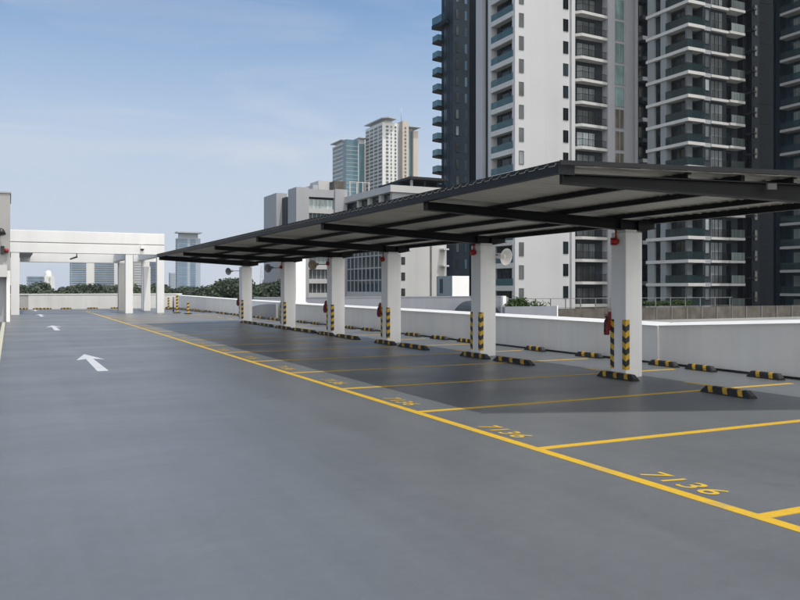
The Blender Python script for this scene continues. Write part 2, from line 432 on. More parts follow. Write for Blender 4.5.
back_px = [(748, 784), (686, 716), (649.5, 678), (577, 602), (525.5, 545), (458.5, 472.5), (431.5, 447), (405.8, 420), (362.5, 374), (345.6, 355.3), (311, 320.6), (297.5, 307)]
BXS = 11.66
for i, (pa, pb) in enumerate(back_px):
    ya_, yb_ = YonX(pa, BXS), YonX(pb, BXS)
    o = back_proto if i == 0 else copy_tree(back_proto)
    o.location = (BXS, (ya_ + yb_) / 2, .001); o.rotation_euler = (0, 0, random.uniform(-.05, .05)); o.scale = (1, (ya_ - yb_) / .66 * .95, 1.05)
    tag(o, '%s two-banded wheel stop from the camera in the row against the parapet' % ('first' if i == 0 else ORD[i]), 'wheel stop', 'wheel stops against the parapet')
for i, (pa, pb) in enumerate([(267.5, 280), (253, 265)]):
    ya_, yb_ = YonX(pa, 11.45), YonX(pb, 11.45)
    o = copy_tree(back_proto); o.location = (11.45, (ya_ + yb_) / 2, .001); o.scale = (1, (ya_ - yb_) / .66, 1.05)
    tag(o, ['right', 'left'][i] + ' wheel stop at the curved grey slab between two far columns', 'wheel stop', 'wheel stops at the added curved slab')
for i, (pa, pb) in enumerate([(230, 241), (216, 229), (202, 212), (192, 200)]):
    ya_, yb_ = YonX(pa, 11.45), YonX(pb, 11.45)
    o = copy_tree(back_proto); o.location = (11.45, (ya_ + yb_) / 2, .001); o.scale = (1, (ya_ - yb_) / .66 * .95, 1.05)
    tag(o, '%s wheel stop from the last column toward the striped posts' % ('first' if i == 0 else ORD[i]), 'wheel stop', 'wheel stops beyond the last column')
# continuous run of stops by the pergola
for i in range(12):
    o = copy_tree(front_proto); o.location = (11.1 - i * .03, 51.6 + i * 1.0, .001); o.scale = (1.2, 1.28, 1.1)
    tag(o, '%s black and yellow stop of the end-to-end row beside the pergola pillars' % ('first' if i == 0 else ORD[i]), 'wheel stop', 'end-to-end stops beside the pergola')
for i, px in enumerate([22, 38.5, 46, 66, 92.5, 116]):
    o = copy_tree(front_proto); o.location = (XonY(px, 63.3), 63.3, .001); o.rotation_euler = (0, 0, math.pi / 2); o.scale = (1, 1.0, 1.1)
    tag(o, '%s wheel stop from the left along the far end parapet' % ('first' if i == 0 else ORD[i]), 'wheel stop', 'wheel stops along the end parapet')

# ------------------------------------------------------------------ canopy
CX = 9.54; CW = .365
def purlin_z(x): return 2.872 - .0326 * (x - 5.7)      # underside of purlins = top of beams
def far_y(x): return 35.25 + .30 * (x - 5.66)          # skewed far edge
YF = far_y(10.43)
def near_y(x): return 7.46 - .385 * (x - 5.63)         # skewed near edge of the sheeting
FX, BX = 5.66, 10.38
can = thing('carport_canopy', (7.8, 21, 2.9), 'long black steel carport canopy with corrugated roof over the parking bays', 'canopy')
# corrugated sheet: ribs run along X
mb = MB(); per = .2; y = YF + .12; ysamp = []
prof = [(0, 0), (.10, 0), (.125, .022), (.175, .022)]
while y > 5.2:
    for dy, dz in prof: ysamp.append((y - dy, dz))
    y -= per
def sheet_z(x): return purlin_z(x) + .078
rows = []
XA, XB = FX - .03, BX + .05
vs = []
for (y, dz) in ysamp:
    # clip on the skew edge
    xa = XA
    if y < near_y(XA): xa = 5.63 + (7.46 - y) / .385
    if xa > XB - .05: continue
    xf = XB if True else 0
    if y > far_y(XA):
        xa = max(xa, 5.66 + (y - 35.25) / .30)
        if xa > XB - .05: continue
    rows.append((y, xa, dz))
th = .006
for y, xa, dz in rows:
    vs += [(xa, y, sheet_z(xa) + dz), (XB, y, sheet_z(XB) + dz), (xa, y, sheet_z(xa) + dz + th), (XB, y, sheet_z(XB) + dz + th)]
n = len(rows); fs = []
for i in range(n - 1):
    a = 4 * i; b = a + 4
    fs += [(a, a + 1, b + 1, b), (a + 2, b + 2, b + 3, a + 3), (a, b, b + 2, a + 2), (a + 1, a + 3, b + 3, b + 1)]
mb.add(vs, fs).build('roof_sheet', 'roof_sheet_metal', can)
tb = MB(); vt = [(x, y, z + .0085) for (x, y, z) in vs]; vt = [(v[0] + (-.012 if i % 2 == 0 else .012), v[1], v[2]) for i, v in enumerate(vt)]
vt = [v if i % 4 < 2 else (v[0], v[1], v[2] + .006) for i, v in enumerate(vt)]
tb.add(vt, fs).build('roof_top', 'roof_dark', can)
ya_, yb_ = far_y(FX), far_y(BX)
MB().hexa([(FX, ya_, purlin_z(FX)), (BX, yb_, purlin_z(BX)), (BX, yb_ + .02, purlin_z(BX)), (FX, ya_ + .02, purlin_z(FX)), (FX, ya_, sheet_z(FX) - .002), (BX, yb_, sheet_z(BX) - .002), (BX, yb_ + .02, sheet_z(BX) - .002), (FX, ya_ + .02, sheet_z(FX) - .002)]).build('end_flashing', 'dark_steel', can)
# flashing along the skewed near edge
xf1 = 5.63 + (7.46 - 5.7) / .385
xf1 = min(xf1, XB)
tb = MB(); za, zb2 = sheet_z(XA), sheet_z(xf1); e1, e2 = near_y(XA), near_y(xf1)
tb.hexa([(XA - .02, e1 - .11, za - .004), (xf1, e2 - .11, zb2 - .004), (xf1, e2 - .085, zb2 - .004), (XA - .02, e1 - .085, za - .004),
         (XA - .02, e1 - .11, za + .05), (xf1, e2 - .11, zb2 + .05), (xf1, e2 - .085, zb2 + .05), (XA - .02, e1 - .085, za + .05)]).build('edge_flashing', 'roof_dark', can)
# purlins
for x in (7.15, 8.36, 9.52):
    z = purlin_z(x); y0 = near_y(x) + .06
    m2 = MB(); m2.prism_y([(x - .035, z), (x + .035, z), (x + .035, z + .012), (x - .02, z + .012), (x - .02, z + .06), (x + .035, z + .06), (x + .035, z + .072), (x - .035, z + .072)], y0, far_y(x) - .04)
    m2.build('purlin', 'dark_steel', can)
for x in (7.76, 8.95):
    z = purlin_z(x); y0 = near_y(x) + .06
    MB().box(x - .03, x + .03, y0, y0 + .85, z + .003, z + .072).build('outrigger', 'dark_steel', can)
z = purlin_z(BX)
MB().box(BX - .05, BX + .03, near_y(BX) + .05, far_y(BX) - .03, z - .02, z + .072).build('back_purlin', 'dark_steel', can)
z = purlin_z(FX)
fm = MB(); fm.prism_y([(FX - .02, z - .01), (FX + .06, z - .01), (FX + .06, z + .005), (FX - .005, z + .005), (FX - .005, z + .06), (FX + .06, z + .06), (FX + .06, z + .074), (FX - .012, z + .074), (FX - .012, z + .13), (FX - .02, z + .13)], near_y(FX) + .01, far_y(FX) - .01)
fm.build('fascia', 'fascia_steel', can)
# tapered cantilever beams (I section)
def beam(p0, p1, d0, d1, stub, w=.13):
    """p0 front, p1 column centre (x,y); depth d0 -> d1"""
    m3 = MB()
    stations = [(0, d0), (1, d1)]
    dx, dy = p1[0] - p0[0], p1[1] - p0[1]; L = math.hypot(dx, dy); ux, uy = dx / L, dy / L; nx, ny = -uy, ux
    pts = [(0, d0), (L, d1), (L + stub * .45, d1), (L + stub, d1 * .62)]
    def P(s, off, z): return (p0[0] + ux * s + nx * off, p0[1] + uy * s + ny * off, z)
    for (s0, a), (s1, b) in zip(pts[:-1], pts[1:]):
        x0 = p0[0] + ux * s0; x1 = p0[0] + ux * s1
        t0, t1 = purlin_z(x0), purlin_z(x1)
        for (hw, za0, zb0, za1, zb1) in ((w / 2, t0 - .014, t0, t1 - .014, t1), (w / 2, t0 - a, t0 - a + .014, t1 - b, t1 - b + .014), (.012, t0 - a + .014, t0 - .014, t1 - b + .014, t1 - .014)):
            m3.hexa([P(s0, -hw, za0), P(s1, -hw, za1), P(s1, hw, za1), P(s0, hw, za0), P(s0, -hw, zb0), P(s1, -hw, zb1), P(s1, hw, zb1), P(s0, hw, zb0)])
    for s, d in ((0.006, d0), (L - .2, d1), (L + .2, d1)):     # end plate, stiffeners
        xx = p0[0] + ux * s; t = purlin_z(xx)
        m3.hexa([P(s - .006, -w / 2 + .004, t - d + .014), P(s + .006, -w / 2 + .004, t - d + .014), P(s + .006, w / 2 - .004, t - d + .014), P(s - .006, w / 2 - .004, t - d + .014),
                 P(s - .006, -w / 2 + .004, t - .014), P(s + .006, -w / 2 + .004, t - .014), P(s + .006, w / 2 - .004, t - .014), P(s - .006, w / 2 - .004, t - .014)])
    return m3
frontY = [10.88, 15.4, 20.2, 24.97, 30.0, 35.2]
for k, y in enumerate(colY):
    beam((FX + .08, frontY[k]), (CX + .2, y - (.25 if k == 5 else 0)), .125, .185, .62, .15).build('cantilever_beam', 'dark_steel', can)
for k, y in enumerate(colY):
    for x in (7.15, 8.36, 9.52):
        yy = frontY[k] + (y - frontY[k]) * (x - FX) / (CX + .2 - FX)
        MB().box(x + .037, x + .047, yy - .05, yy + .05, purlin_z(x) + .002, purlin_z(x) + .07).build('purlin_cleat', 'bracket_grey', can)
eb = beam((FX + .07, 7.50), (CX + .2, 6.0), .115, .26, .62, .14).build('end_beam', 'dark_steel', can)
MB().hexa([(FX - .025, near_y(FX) - .02, purlin_z(FX) - .02), (FX + .16, near_y(FX + .16) - .02, purlin_z(FX) - .03), (FX + .16, near_y(FX + .16) + .0, purlin_z(FX) - .03), (FX - .025, near_y(FX) + .0, purlin_z(FX) - .02),
           (FX - .025, near_y(FX) - .02, purlin_z(FX) + .13), (FX + .16, near_y(FX + .16) - .02, purlin_z(FX) + .073), (FX + .16, near_y(FX + .16), purlin_z(FX) + .073), (FX - .025, near_y(FX), purlin_z(FX) + .13)]).build('corner_plate', 'fascia_steel', can)
bx, by = 8.0, 7.5 - .3947 * (8.0 - 5.73)
MB().hexa([(bx - .05, by - .095, 2.70), (bx + .05, by - .135, 2.70), (bx + .05, by - .11, 2.70), (bx - .05, by - .07, 2.70),
           (bx - .05, by - .095, 2.77), (bx + .05, by - .135, 2.77), (bx + .05, by - .11, 2.77), (bx - .05, by - .07, 2.77)]).build('bracket_plate', 'bracket_grey', can)

# ------------------------------------------------------------------ columns
def column(y, label, CW=CW):
    t = thing('canopy_column', (CX + CW / 2, y, 0), label, 'column', 'white columns carrying the carport canopy')
    x0, x1, y0, y1 = CX, CX + CW, y - CW / 2, y + CW / 2
    MB().box(x0, x1, y0, y1, 0, 2.52).build('shaft', 'white_column', t, .012)
    MB().box(x0 + .07, x1 - .05, y0 + .08, y1 - .08, 2.52, 2.566).build('cap_plate', 'white_column', t)
    for s in (0, 1):
        ye = y0 if s == 0 else y1
        d = -1 if s == 0 else 1
        g_ = MB(); w = .075; th = .012
        ya, yb = (ye - th, ye + w) if s == 0 else (ye - w, ye + th)
        g_.box(x0 - th, x0, ya, yb, .14, 1.0)
        yc, yd = (ye - th, ye) if s == 0 else (ye, ye + th)
        g_.box(x0, x0 + w, yc, yd, .14, 1.0)
        g_.build('corner_guard', 'chevron_guard', t)
    return t
for k, y in enumerate(colY + [6.0]):
    if k == 6: continue
    column(y, CW=colW[k], label=['nearest and largest white column under the canopy, red bell near its top', 'second white canopy column, white horn loudspeaker on its right side',
               'third white canopy column, between the white-horn column and the tan-horn column', 'fourth white canopy column, tan horn loudspeaker at its left side',
               'fifth white canopy column, next to the tall white pillar by the parapet', 'farthest white canopy column, at the far end of the row'][k])
column(6.0, 'white canopy column just outside the right edge of the photo')
# alarm bells
blabs = ['red alarm bell hanging at the top of the nearest column', 'red alarm bell at the top of the second column', 'red alarm bell at the top of the third column',
         'small red fitting high on the fourth column', 'small red fitting high on the fifth column']
for k in range(5):
    y = colY[k]; s = .78 if k < 3 else .6
    zb = 2.36
    t = thing('alarm_bell', (CX, y + .02, zb), blabs[k], 'alarm bell', 'red alarm bells on the columns')
    b = MB(); b.lathe((CX, y + .02, zb), (-1, 0, 0), [(.0, .05 * s), (.04, .05 * s), (.04, .085 * s), (.075, .085 * s), (.105, .06 * s), (.115, .0)], 18); b.build('gong', 'red_enamel', t)
    MB().box(CX - .07, CX, y + .06, y + .06 + .09 * s, zb - .06, zb + .07).build('call_box', 'red_enamel', t, .008)
    MB().tube((CX - .03, y + .03, zb + .05), (CX - .03, y + .03, 2.566), .014).build('conduit', 'red_enamel', t)
# extinguishers on the far side of columns
for k, lab in ((0, 'red fire extinguisher on the left side of the nearest column'), (2, 'red fire extinguisher on the left side of the third column'),
               (3, 'red fire extinguisher on the left side of the fourth column'), (5, 'small red fire extinguisher beside the farthest column')):
    y = colY[k] + colW[k] / 2 + .085; x = CX - .03
    t = thing('fire_extinguisher', (x, y, .72), lab, 'fire extinguisher', 'red fire extinguishers hung on the columns')
    MB().lathe((x, y, .72), (0, 0, 1), [(0, 0), (0, .042), (.015, .05), (.22, .05), (.27, .034), (.285, .017), (.30, .017)], 16).build('cylinder', 'red_dull', t)
    m4 = MB(); m4.box(x - .015, x + .015, y - .07, y + .04, 1.03, 1.05); m4.box(x - .015, x + .015, y - .06, y + .04, 1.07, 1.085); m4.tube((x, y, 1.02), (x, y, 1.06), .022)
    m4.build('valve', 'lamp_black', t)
    m5 = MB(); pp = [(x, y - .05, 1.04), (x - .07, y - .07, .98), (x - .075, y - .05, .88), (x - .07, y - .02, .78)]
    for a, b in zip(pp[:-1], pp[1:]): m5.tube(a, b, .012, n=8)
    m5.build('hose', 'lamp_black', t)
    MB().box(x - .03, x + .03, y - .085, y - .066, .80, 1.13).build('bracket', 'red_dull', t)
# horn loudspeakers
def horn(root, axis, side_pt, label, mat, s=1.0):
    a = Vector(axis).normalized()
    t = thing('horn_speaker', side_pt, label, 'loudspeaker', 'horn loudspeakers on the columns')
    p = Vector(root)
    MB().lathe(p, a, [(-.16 * s, 0), (-.16 * s, .055 * s), (-.05 * s, .06 * s), (-.03 * s, .05 * s), (.02 * s, .075 * s), (.09 * s, .12 * s), (.14 * s, .175 * s), (.145 * s, .18 * s), (.14 * s, .168 * s), (.07 * s, .10 * s), (.0, .06 * s), (0, .0)], 24).build('flare', mat, t)
    MB().lathe(p, a, [(.0, .03 * s), (.09 * s, .05 * s), (.10 * s, 0)], 16).build('driver', mat, t)
    b = MB(); b.tube(side_pt, tuple(p - a * .06 * s), .014); b.tube(tuple(p - a * .06 * s), tuple(p - a * .02 * s + Vector((0, 0, -.09 * s))), .012); b.build('bracket', 'galvanised', t)
y = colY[1]
horn((CX + colW[1] + .20, y - .12, 2.28), (.22, -.85, -.12), (CX + colW[1], y - .1, 2.33), 'white horn loudspeaker on the right side of the second column', 'horn_white', 1.1)
for k, lab, mt in ((3, 'tan horn loudspeaker at the left of the fourth column', 'horn_tan'), (4, 'grey horn loudspeaker at the left of the fifth column', 'horn_grey'), (5, 'grey horn loudspeaker at the left of the farthest column', 'horn_grey')):
    y = colY[k]
    horn((CX - .40, y + .30, 2.33), (-.7, -.5, -.1), (CX, y + .1, 2.34), lab, mt, .95)

# tall white pillar by the parapet
t = thing('tall_pillar', (12.4, 36, 0), 'tall white pillar by the parapet seen between the fourth and fifth columns', 'pillar')
yp = 36.4; xp = XonY(295.8, yp)
MB().box(xp, xp + .5, yp, yp + .5, -1.6, 3.9).build('shaft', 'white_column', t, .015)
MB().box(xp - .05, xp + .55, yp - .05, yp + .55, -1.6, .87).build('plinth', 'white_wall', t, .01)

# striped posts and pipe near the pergola
for i, (px, py, hh, lab) in enumerate([(188, 314, .72, 'yellow and black striped post with base plate, right of the other two'), (168.5, 309.5, .85, 'yellow and black striped post nearest the pergola pillars'), (177, 313, 1.1, 'tallest of the striped posts, with a rusty pipe beside it')]):
    z = 800 * EYE / (py - 288); X, Y = far_xy(px, z); X = min(X, 11.55)
    Y = YonX(px, X)
    t = thing('striped_post', (X, Y, 0), lab, 'post', 'striped posts along the far parapet')
    MB().box(X - .055, X + .055, Y - .055, Y + .055, .05, hh).build('post', 'chevron_guard', t)
    MB().box(X - .2, X + .2, Y - .2, Y + .2, 0, .048).build('base', 'rubber_black', t)
    if i == 2:
        MB().tube((X - .22, Y, .08), (X - .22, Y, 1.0), .05).build('pipe', 'brown_concrete', t)

# ------------------------------------------------------------------ pergola
PY = 51.0
def pw(px): return XonY(px, PY)
t = thing('white_pergola', (4, PY, 0), 'white concrete portal frame spanning the lane at the far end', 'pergola')
xl, xr = pw(9), pw(164.5)
MB().box(xl - 3, xr, PY, PY + .5, 4.22, 4.90).build('upper_beam', 'pergola_paint', t, .02)
MB().box(xl - 3, xr - .02, PY + .04, PY + .46, 4.17, 4.217).build('groove', 'grey_plaster', t)
MB().box(xl - 3, xr, PY - .01, PY + .5, 3.60, 4.167).build('lower_beam', 'pergola_paint', t, .02)
for (a, b, y0) in ((10.8, 19.4, PY + .01), (125.6, 133, PY + .01)):
    MB().box(pw(a), pw(b), y0, y0 + .48, 0, 3.597).build('pillar', 'pergola_paint', t, .012)
MB().box(pw(157.2), xr, PY + 5.5, PY + 6.0, 0, 3.0).build('pillar', 'pergola_paint', t, .012)
MB().box(pw(157.2), xr - .01, PY + .02, PY + .47, 0, 3.597).build('pillar', 'pergola_paint', t, .012)
RY = 57.5
MB().box(XonY(20, RY), XonY(126, RY), RY, RY + .5, 3.25, 3.95).build('rear_beam', 'pergola_paint', t, .02)
MB().box(XonY(118.5, RY), XonY(125, RY), RY + .003, RY + .48, 0, 3.247).build('rear_pillar', 'grey_box_wall', t, .012)  # the shade on this pillar is put into its grey colour
X1 = XonY(142.3, 59); MB().box(X1, X1 + .5, 59, 59.5, 0, 3.4).build('rear_pillar', 'pergola_paint', t, .012)
MB().box(pw(126.5), pw(133), PY + .503, RY - .003, 3.35, 3.9).build('side_beam', 'pergola_paint', t, .02)
MB().box(XonY(133.5, 59), xr + 1.2, 59.003, 59.47, 3.403, 3.95).build('rear_beam', 'pergola_paint', t, .02)
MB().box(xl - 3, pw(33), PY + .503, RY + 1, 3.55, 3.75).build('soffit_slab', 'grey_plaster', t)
MB().box(xr - .45, xr - .02, PY + .503, 58.997, 3.5, 3.95).build('side_beam', 'pergola_paint', t, .02)
# floodlight on the beam, camera on the right end
X0 = pw(77)
t = thing('flood_light', (X0, PY + .3, 3.5), 'small black flood light under the beam of the white pergola', 'flood light')
MB().tube((X0, PY + .25, 3.6), (X0, PY + .25, 3.42), .03).build('arm', 'lamp_black', t)
MB().hexa([(X0 - .35, PY + .1, 3.22), (X0 + .05, PY + .1, 3.36), (X0 + .05, PY + .4, 3.36), (X0 - .35, PY + .4, 3.22), (X0 - .38, PY + .1, 3.30), (X0 + .02, PY + .1, 3.46), (X0 + .02, PY + .4, 3.46), (X0 - .38, PY + .4, 3.30)]).build('lamp_head', 'lamp_black', t)
X0 = pw(142)
t = thing('dome_camera', (X0, PY - .05, 4.0), 'small dark dome camera on the right end of the pergola beam', 'camera')
MB().box(X0 - .08, X0 + .08, PY - .12, PY - .012, 3.95, 4.15).build('housing', 'horn_white', t)
MB().lathe((X0, PY - .08, 3.95), (0, 0, -1), [(0, .11), (.05, .11), (.1, .07), (.12, 0)], 14).build('dome', 'lamp_black', t)

# ------------------------------------------------------------------ grey building at the left edge
LY = 40.6
t = thing('stair_building', (-2, LY, 0), 'grey stair building with dark coping cut by the left photo edge', 'building')
xe = XonY(10.2, LY)
MB().box(-8, xe, LY, LY + 5, 2.35, 5.86).build('upper_wall', 'stair_wall', t, .015)
MB().box(-8.05, xe + .04, LY - .04, LY + 5.04, 5.863, 5.93).build('coping', 'grey_cladding', t)
MB().box(xe - .16, xe - .005, LY + .005, LY + 5, 0, 2.347).build('corner_post', 'white_wall', t, .01)
MB().box(-8, xe - .163, LY + .35, LY + 5, 0, 2.347).build('recessed_wall', 'grey_plaster', t)
MB().hexa([(-8, LY - .3, 2.05), (xe - .12, LY - .3, 2.05), (xe - .12, LY - .003, 2.05), (-8, LY - .003, 2.05), (-8, LY - .06, 2.6), (xe - .12, LY - .06, 2.6), (xe - .12, LY - .003, 2.6), (-8, LY - .003, 2.6)]).build('canopy_lip', 'grey_box_wall', t)
X0 = XonY(1, LY)
t = thing('wall_lamp', (X0, LY - .2, 4.1), 'black lamp on the grey stair building wall', 'lamp')
MB().box(X0 - .1, X0 + .03, LY - .2, LY - .003, 4.1, 4.2).build('arm', 'lamp_black', t)
MB().lathe((X0, LY - .25, 4.25), (.1, -.3, -1), [(0, .03), (.08, .12), (.3, .18), (.3, 0)], 14).build('shade', 'lamp_black', t)
X0 = XonY(5, LY)
t = thing('alarm_siren', (X0, LY - .05, 3.2), 'dark box with red siren low on the grey stair building wall', 'siren')
MB().box(X0 - .18, X0 - .02, LY - .22, LY - .003, 3.1, 3.45).build('box', 'lamp_black', t)
MB().lathe((X0 + .06, LY - .003, 3.25), (0, -1, 0), [(0, .1), (.14, .1), (.18, .05), (.18, 0)], 14).build('siren', 'red_dull', t)

# ------------------------------------------------------------------ walls, railing, hedge behind the parapet
RWY = 45.0
xa, xb = XonY(254, RWY), XonY(505.5, RWY)
t = thing('ramp_wall', (xa, RWY, -1.6), 'long bluish grey ramp wall just beyond the parapet behind the middle columns', 'wall')
MB().box(xa, xb, RWY, RWY + .3, -1.6, .95).build('wall_face', 'ramp_wall_paint', t)
MB().box(xa, xb, RWY - .02, RWY + .32, .953, 1.02).build('coping', 'ramp_wall_paint', t)
t = MB().box(XonY(502.8, 44.5), XonY(506.3, 44.5), 44.5, 44.75, -1.6, 1.02)
tag(t.build('end_post', 'white_coping', None, .01), 'short white post where the bluish ramp wall meets the hedge', 'post')
WY2 = 41.0
t = thing('planter_wall', (30, WY2, -1.6), 'low grey planter wall under the hedge beyond the parapet', 'wall')
MB().box(XonY(505, WY2), XonY(557, WY2), WY2, WY2 + .3, -1.6, HT(306.5, XonY(530, WY2), WY2)).build('wall_face', 'ramp_wall_paint', t)
MB().box(XonY(556.8, WY2), XonY(557.8, WY2), WY2 - .02, WY2 + .32, -1.6, HT(305.8, XonY(530, WY2), WY2)).build('end_cap', 'white_coping', t)
# dark half-round block against the ramp wall
mb = MB(); cx0, cx1 = XonY(458, 44), XonY(496, 44)
m_ = (cx1 - cx0) / 2
pts = [(cx0 + m_ * (1 - math.cos(a)), -.9 + 1.62 * math.sin(a)) for a in [i * math.pi / 16 for i in range(17)]]
mb.prism_y(pts, 43.2, 44.99)
tag(mb.build('half_round_block', 'slate_panel'), 'dark half-round block in front of the bluish ramp wall', 'ramp cover')
# utility cabinet
BY = 47.0
t = thing('utility_cabinet', (XonY(455, BY), BY, 1), 'white utility cabinet with grey side standing above the bluish wall', 'cabinet')
x0, x1 = XonY(452, BY), XonY(469, BY); y1 = YonX(436.5, x0)
zt = HT(275.8, x0, BY)
MB().box(x0 - 2.2, x1 + 3, BY - .3, y1 + .5, -1.6, .92).build('plinth', 'ramp_wall_paint', t)
MB().box(x0, x1, BY, y1, .923, zt).build('body', 'cabinet_teal', t)
MB().box(x0 + .01, x1 - .01, BY - .03, BY - .003, .93, zt - .01).build('door_panel', 'white_coping', t)
MB().box(x0 - .03, x0 - .003, y1 - .9, y1 - .5, 1.2, zt - .2).build('side_door', 'slate_panel', t)
# brown concrete wall with railing
QY = 60.0
t = thing('brown_wall', (60, QY, -1.6), 'stained brown concrete wall below the steel railing at the right', 'wall')
MB().box(XonY(557, QY), XonY(830, QY), QY, QY + .35, -1.6, -.36).build('wall_face', 'brown_concrete', t)
t = thing('steel_railing', (55, QY, -.36), 'steel railing with square posts on the brown wall in front of the towers', 'railing')
px = 506.5; zt = .60
k = 0
while px < 738:
    X = XonY(px, QY)
    MB().box(X - .038, X + .038, QY + .11, QY + .19, -.357 if px > 557 else -1.0, zt - .06).build('post', 'galvanised', t)
    px += 15.05 - .012 * k; k += 1
MB().box(XonY(506, QY), XonY(733, QY), QY + .08, QY + .22, zt - .057, zt).build('top_rail', 'galvanised', t)
MB().box(XonY(506, QY), XonY(733, QY), QY + .13, QY + .17, -.28, -.24).build('bottom_rail', 'galvanised', t)
px = 746
while px < 826:
    X = XonY(px, QY); MB().box(X - .07, X + .07, QY - .08, QY - .003, -1.6, -.36).build('post', 'galvanised', t); px += 15.2
px = 656.5
while px < 740:
    X = XonY(px, QY); MB().box(X - .055, X + .055, QY - .06, QY - .003, -1.6, -.36).build('post', 'galvanised', t); px += 15.05

# ------------------------------------------------------------------ foliage
def leaf_cloud(mb, centres, n, size, rnd, flat=.7):
    for _ in range(n):
        (cx, cy, cz, r, rz) = rnd.choice(centres)
        while True:
            p = Vector((rnd.uniform(-1, 1), rnd.uniform(-1, 1), rnd.uniform(-1, 1)))
            if .35 < p.length < 1: break
        q = Vector((cx + p.x * r, cy + p.y * r, cz + p.z * rz))
        nn = (p + Vector((rnd.uniform(-.9, .9), rnd.uniform(-.9, .9), rnd.uniform(-.2, 1.1)))).normalized()
        a = nn.orthogonal().normalized(); b = nn.cross(a)
        an = rnd.uniform(0, 6.28); a2 = a * math.cos(an) + b * math.sin(an); b2 = nn.cross(a2)
        s = size * rnd.uniform(.6, 1.4)
        mb.add([q - a2 * s, q - b2 * s * .55, q + a2 * s, q + b2 * s * .55], [(0, 1, 2, 3)])
def tree_proto(seed, mat, H=17, spread=5.2, leaves=6500, lsize=.24):
    rnd = random.Random(seed)
    o = bpy.data.objects.new('broadleaf_tree', None); COL.objects.link(o)
    tr = MB(); tr.tube((0, 0, 0), (.2, .1, H * .45), .38, .22, 8)
    cs = []
    for i in range(11):
        a = rnd.uniform(0, 6.28); d = spread * math.sqrt(rnd.random()) * .75
        z = H * rnd.uniform(.55, .95) - d * .25
        r = rnd.uniform(1.3, 2.3) * spread / 5
        cs.append((d * math.cos(a), d * math.sin(a), z, r, r * .75))
        tr.tube((.2, .1, H * .42), (d * math.cos(a), d * math.sin(a), z), .14, .04, 6)
    tr.build('trunk', 'bark', o)
    cr = MB(); leaf_cloud(cr, cs, leaves, lsize, rnd); cr.build('crown', mat, o)
    return o
protos = [tree_proto(1, 'leaf_dark'), tree_proto(2, 'leaf_mid', 16, 4.6), tree_proto(3, 'leaf_dark', 18, 6, 8000), tree_proto(4, 'leaf_mid', 15, 5.5)]
# (px, distance along view, crown-top photo row)
spots = [(8, 150, 284), (24, 140, 283.5), (31, 160, 283), (37, 135, 284), (43, 170, 284), (56, 150, 285), (62, 135, 284), (69, 160, 286), (78, 140, 287), (86, 150, 286), (92, 135, 286), (100, 160, 287),
         (108, 140, 286), (116, 150, 287), (124, 170, 286), (134, 140, 285), (139, 150, 284.5), (147, 160, 285), (152, 150, 285), (160, 170, 287), (168, 160, 287), (172, 145, 288.5), (180, 150, 289), (187, 140, 288), (194, 150, 287),
         (201, 140, 288), (207, 130, 286), (213, 125, 283), (219, 118, 280.5), (226, 122, 281), (232, 118, 279.5), (238, 125, 280), (244, 120, 281), (252, 122, 284), (258, 118, 281), (263, 125, 279.5), (269, 118, 281), (275, 125, 281.5), (281, 130, 282), (288, 125, 283),
         (14, 190, 285), (50, 200, 286), (74, 210, 287), (120, 205, 286), (164, 200, 288), (184, 210, 288), (210, 200, 285)]
place = ['at the far left', 'left of the pergola opening', 'behind the pale left tower', 'under the wide glass apartment block', 'behind the right pergola pillar', 'left of the blue glass tower', 'below the blue glass tower', 'left of the farthest canopy column', 'between the last two canopy columns']
used = [False] * 4
tcount = {}
base_labels = []
for i, (px, z, py) in enumerate(spots):
    kind = random.Random(i * 7 + 1).choice([0, 0, 1, 2, 2, 3])
    o = protos[kind] if not used[kind] else copy_tree(protos[kind]); used[kind] = True
    X, Y = far_xy(px, z); py += 1.4 if 203 < px < 300 else .3; top = EYE + (288 - py) / 800 * z
    H0 = [17, 16, 18, 15][kind] * .97
    s = (top + 16) / H0
    o.location = (X, Y, -16); o.scale = (s, s, s); o.rotation_euler = (0, 0, random.uniform(0, 6.28))
    o['category'] = 'tree'; o['group'] = 'trees beyond the far parapets'
    base_labels.append((px, kind, o))
base_labels.sort(key=lambda a: a[0])
SHADE = ['dark', 'light green', 'broad dark', 'bushy light green']
secs = [(0, 30, 'at the far left of the tree line beyond the deck'), (30, 75, 'beside the slim white tower, beyond the end parapet'), (75, 112, 'below the wide glass apartment block'), (112, 145, 'around the right pergola pillar'),
        (145, 176, 'between the pergola and the blue glass tower'), (176, 203, 'below the blue glass tower'), (203, 243, 'left of the farthest canopy column'), (243, 300, 'between the last two canopy columns')]
for a, b, txt in secs:
    grp = [(px, k, o) for px, k, o in base_labels if a <= px < b]
    for j, (px, k, o) in enumerate(grp):
        pos = ['leftmost', 'second', 'third', 'fourth', 'fifth', 'sixth', 'seventh', 'eighth'][j]
        o['label'] = '%s tree from the left %s' % (pos, txt) if j else 'leftmost tree of those %s' % txt
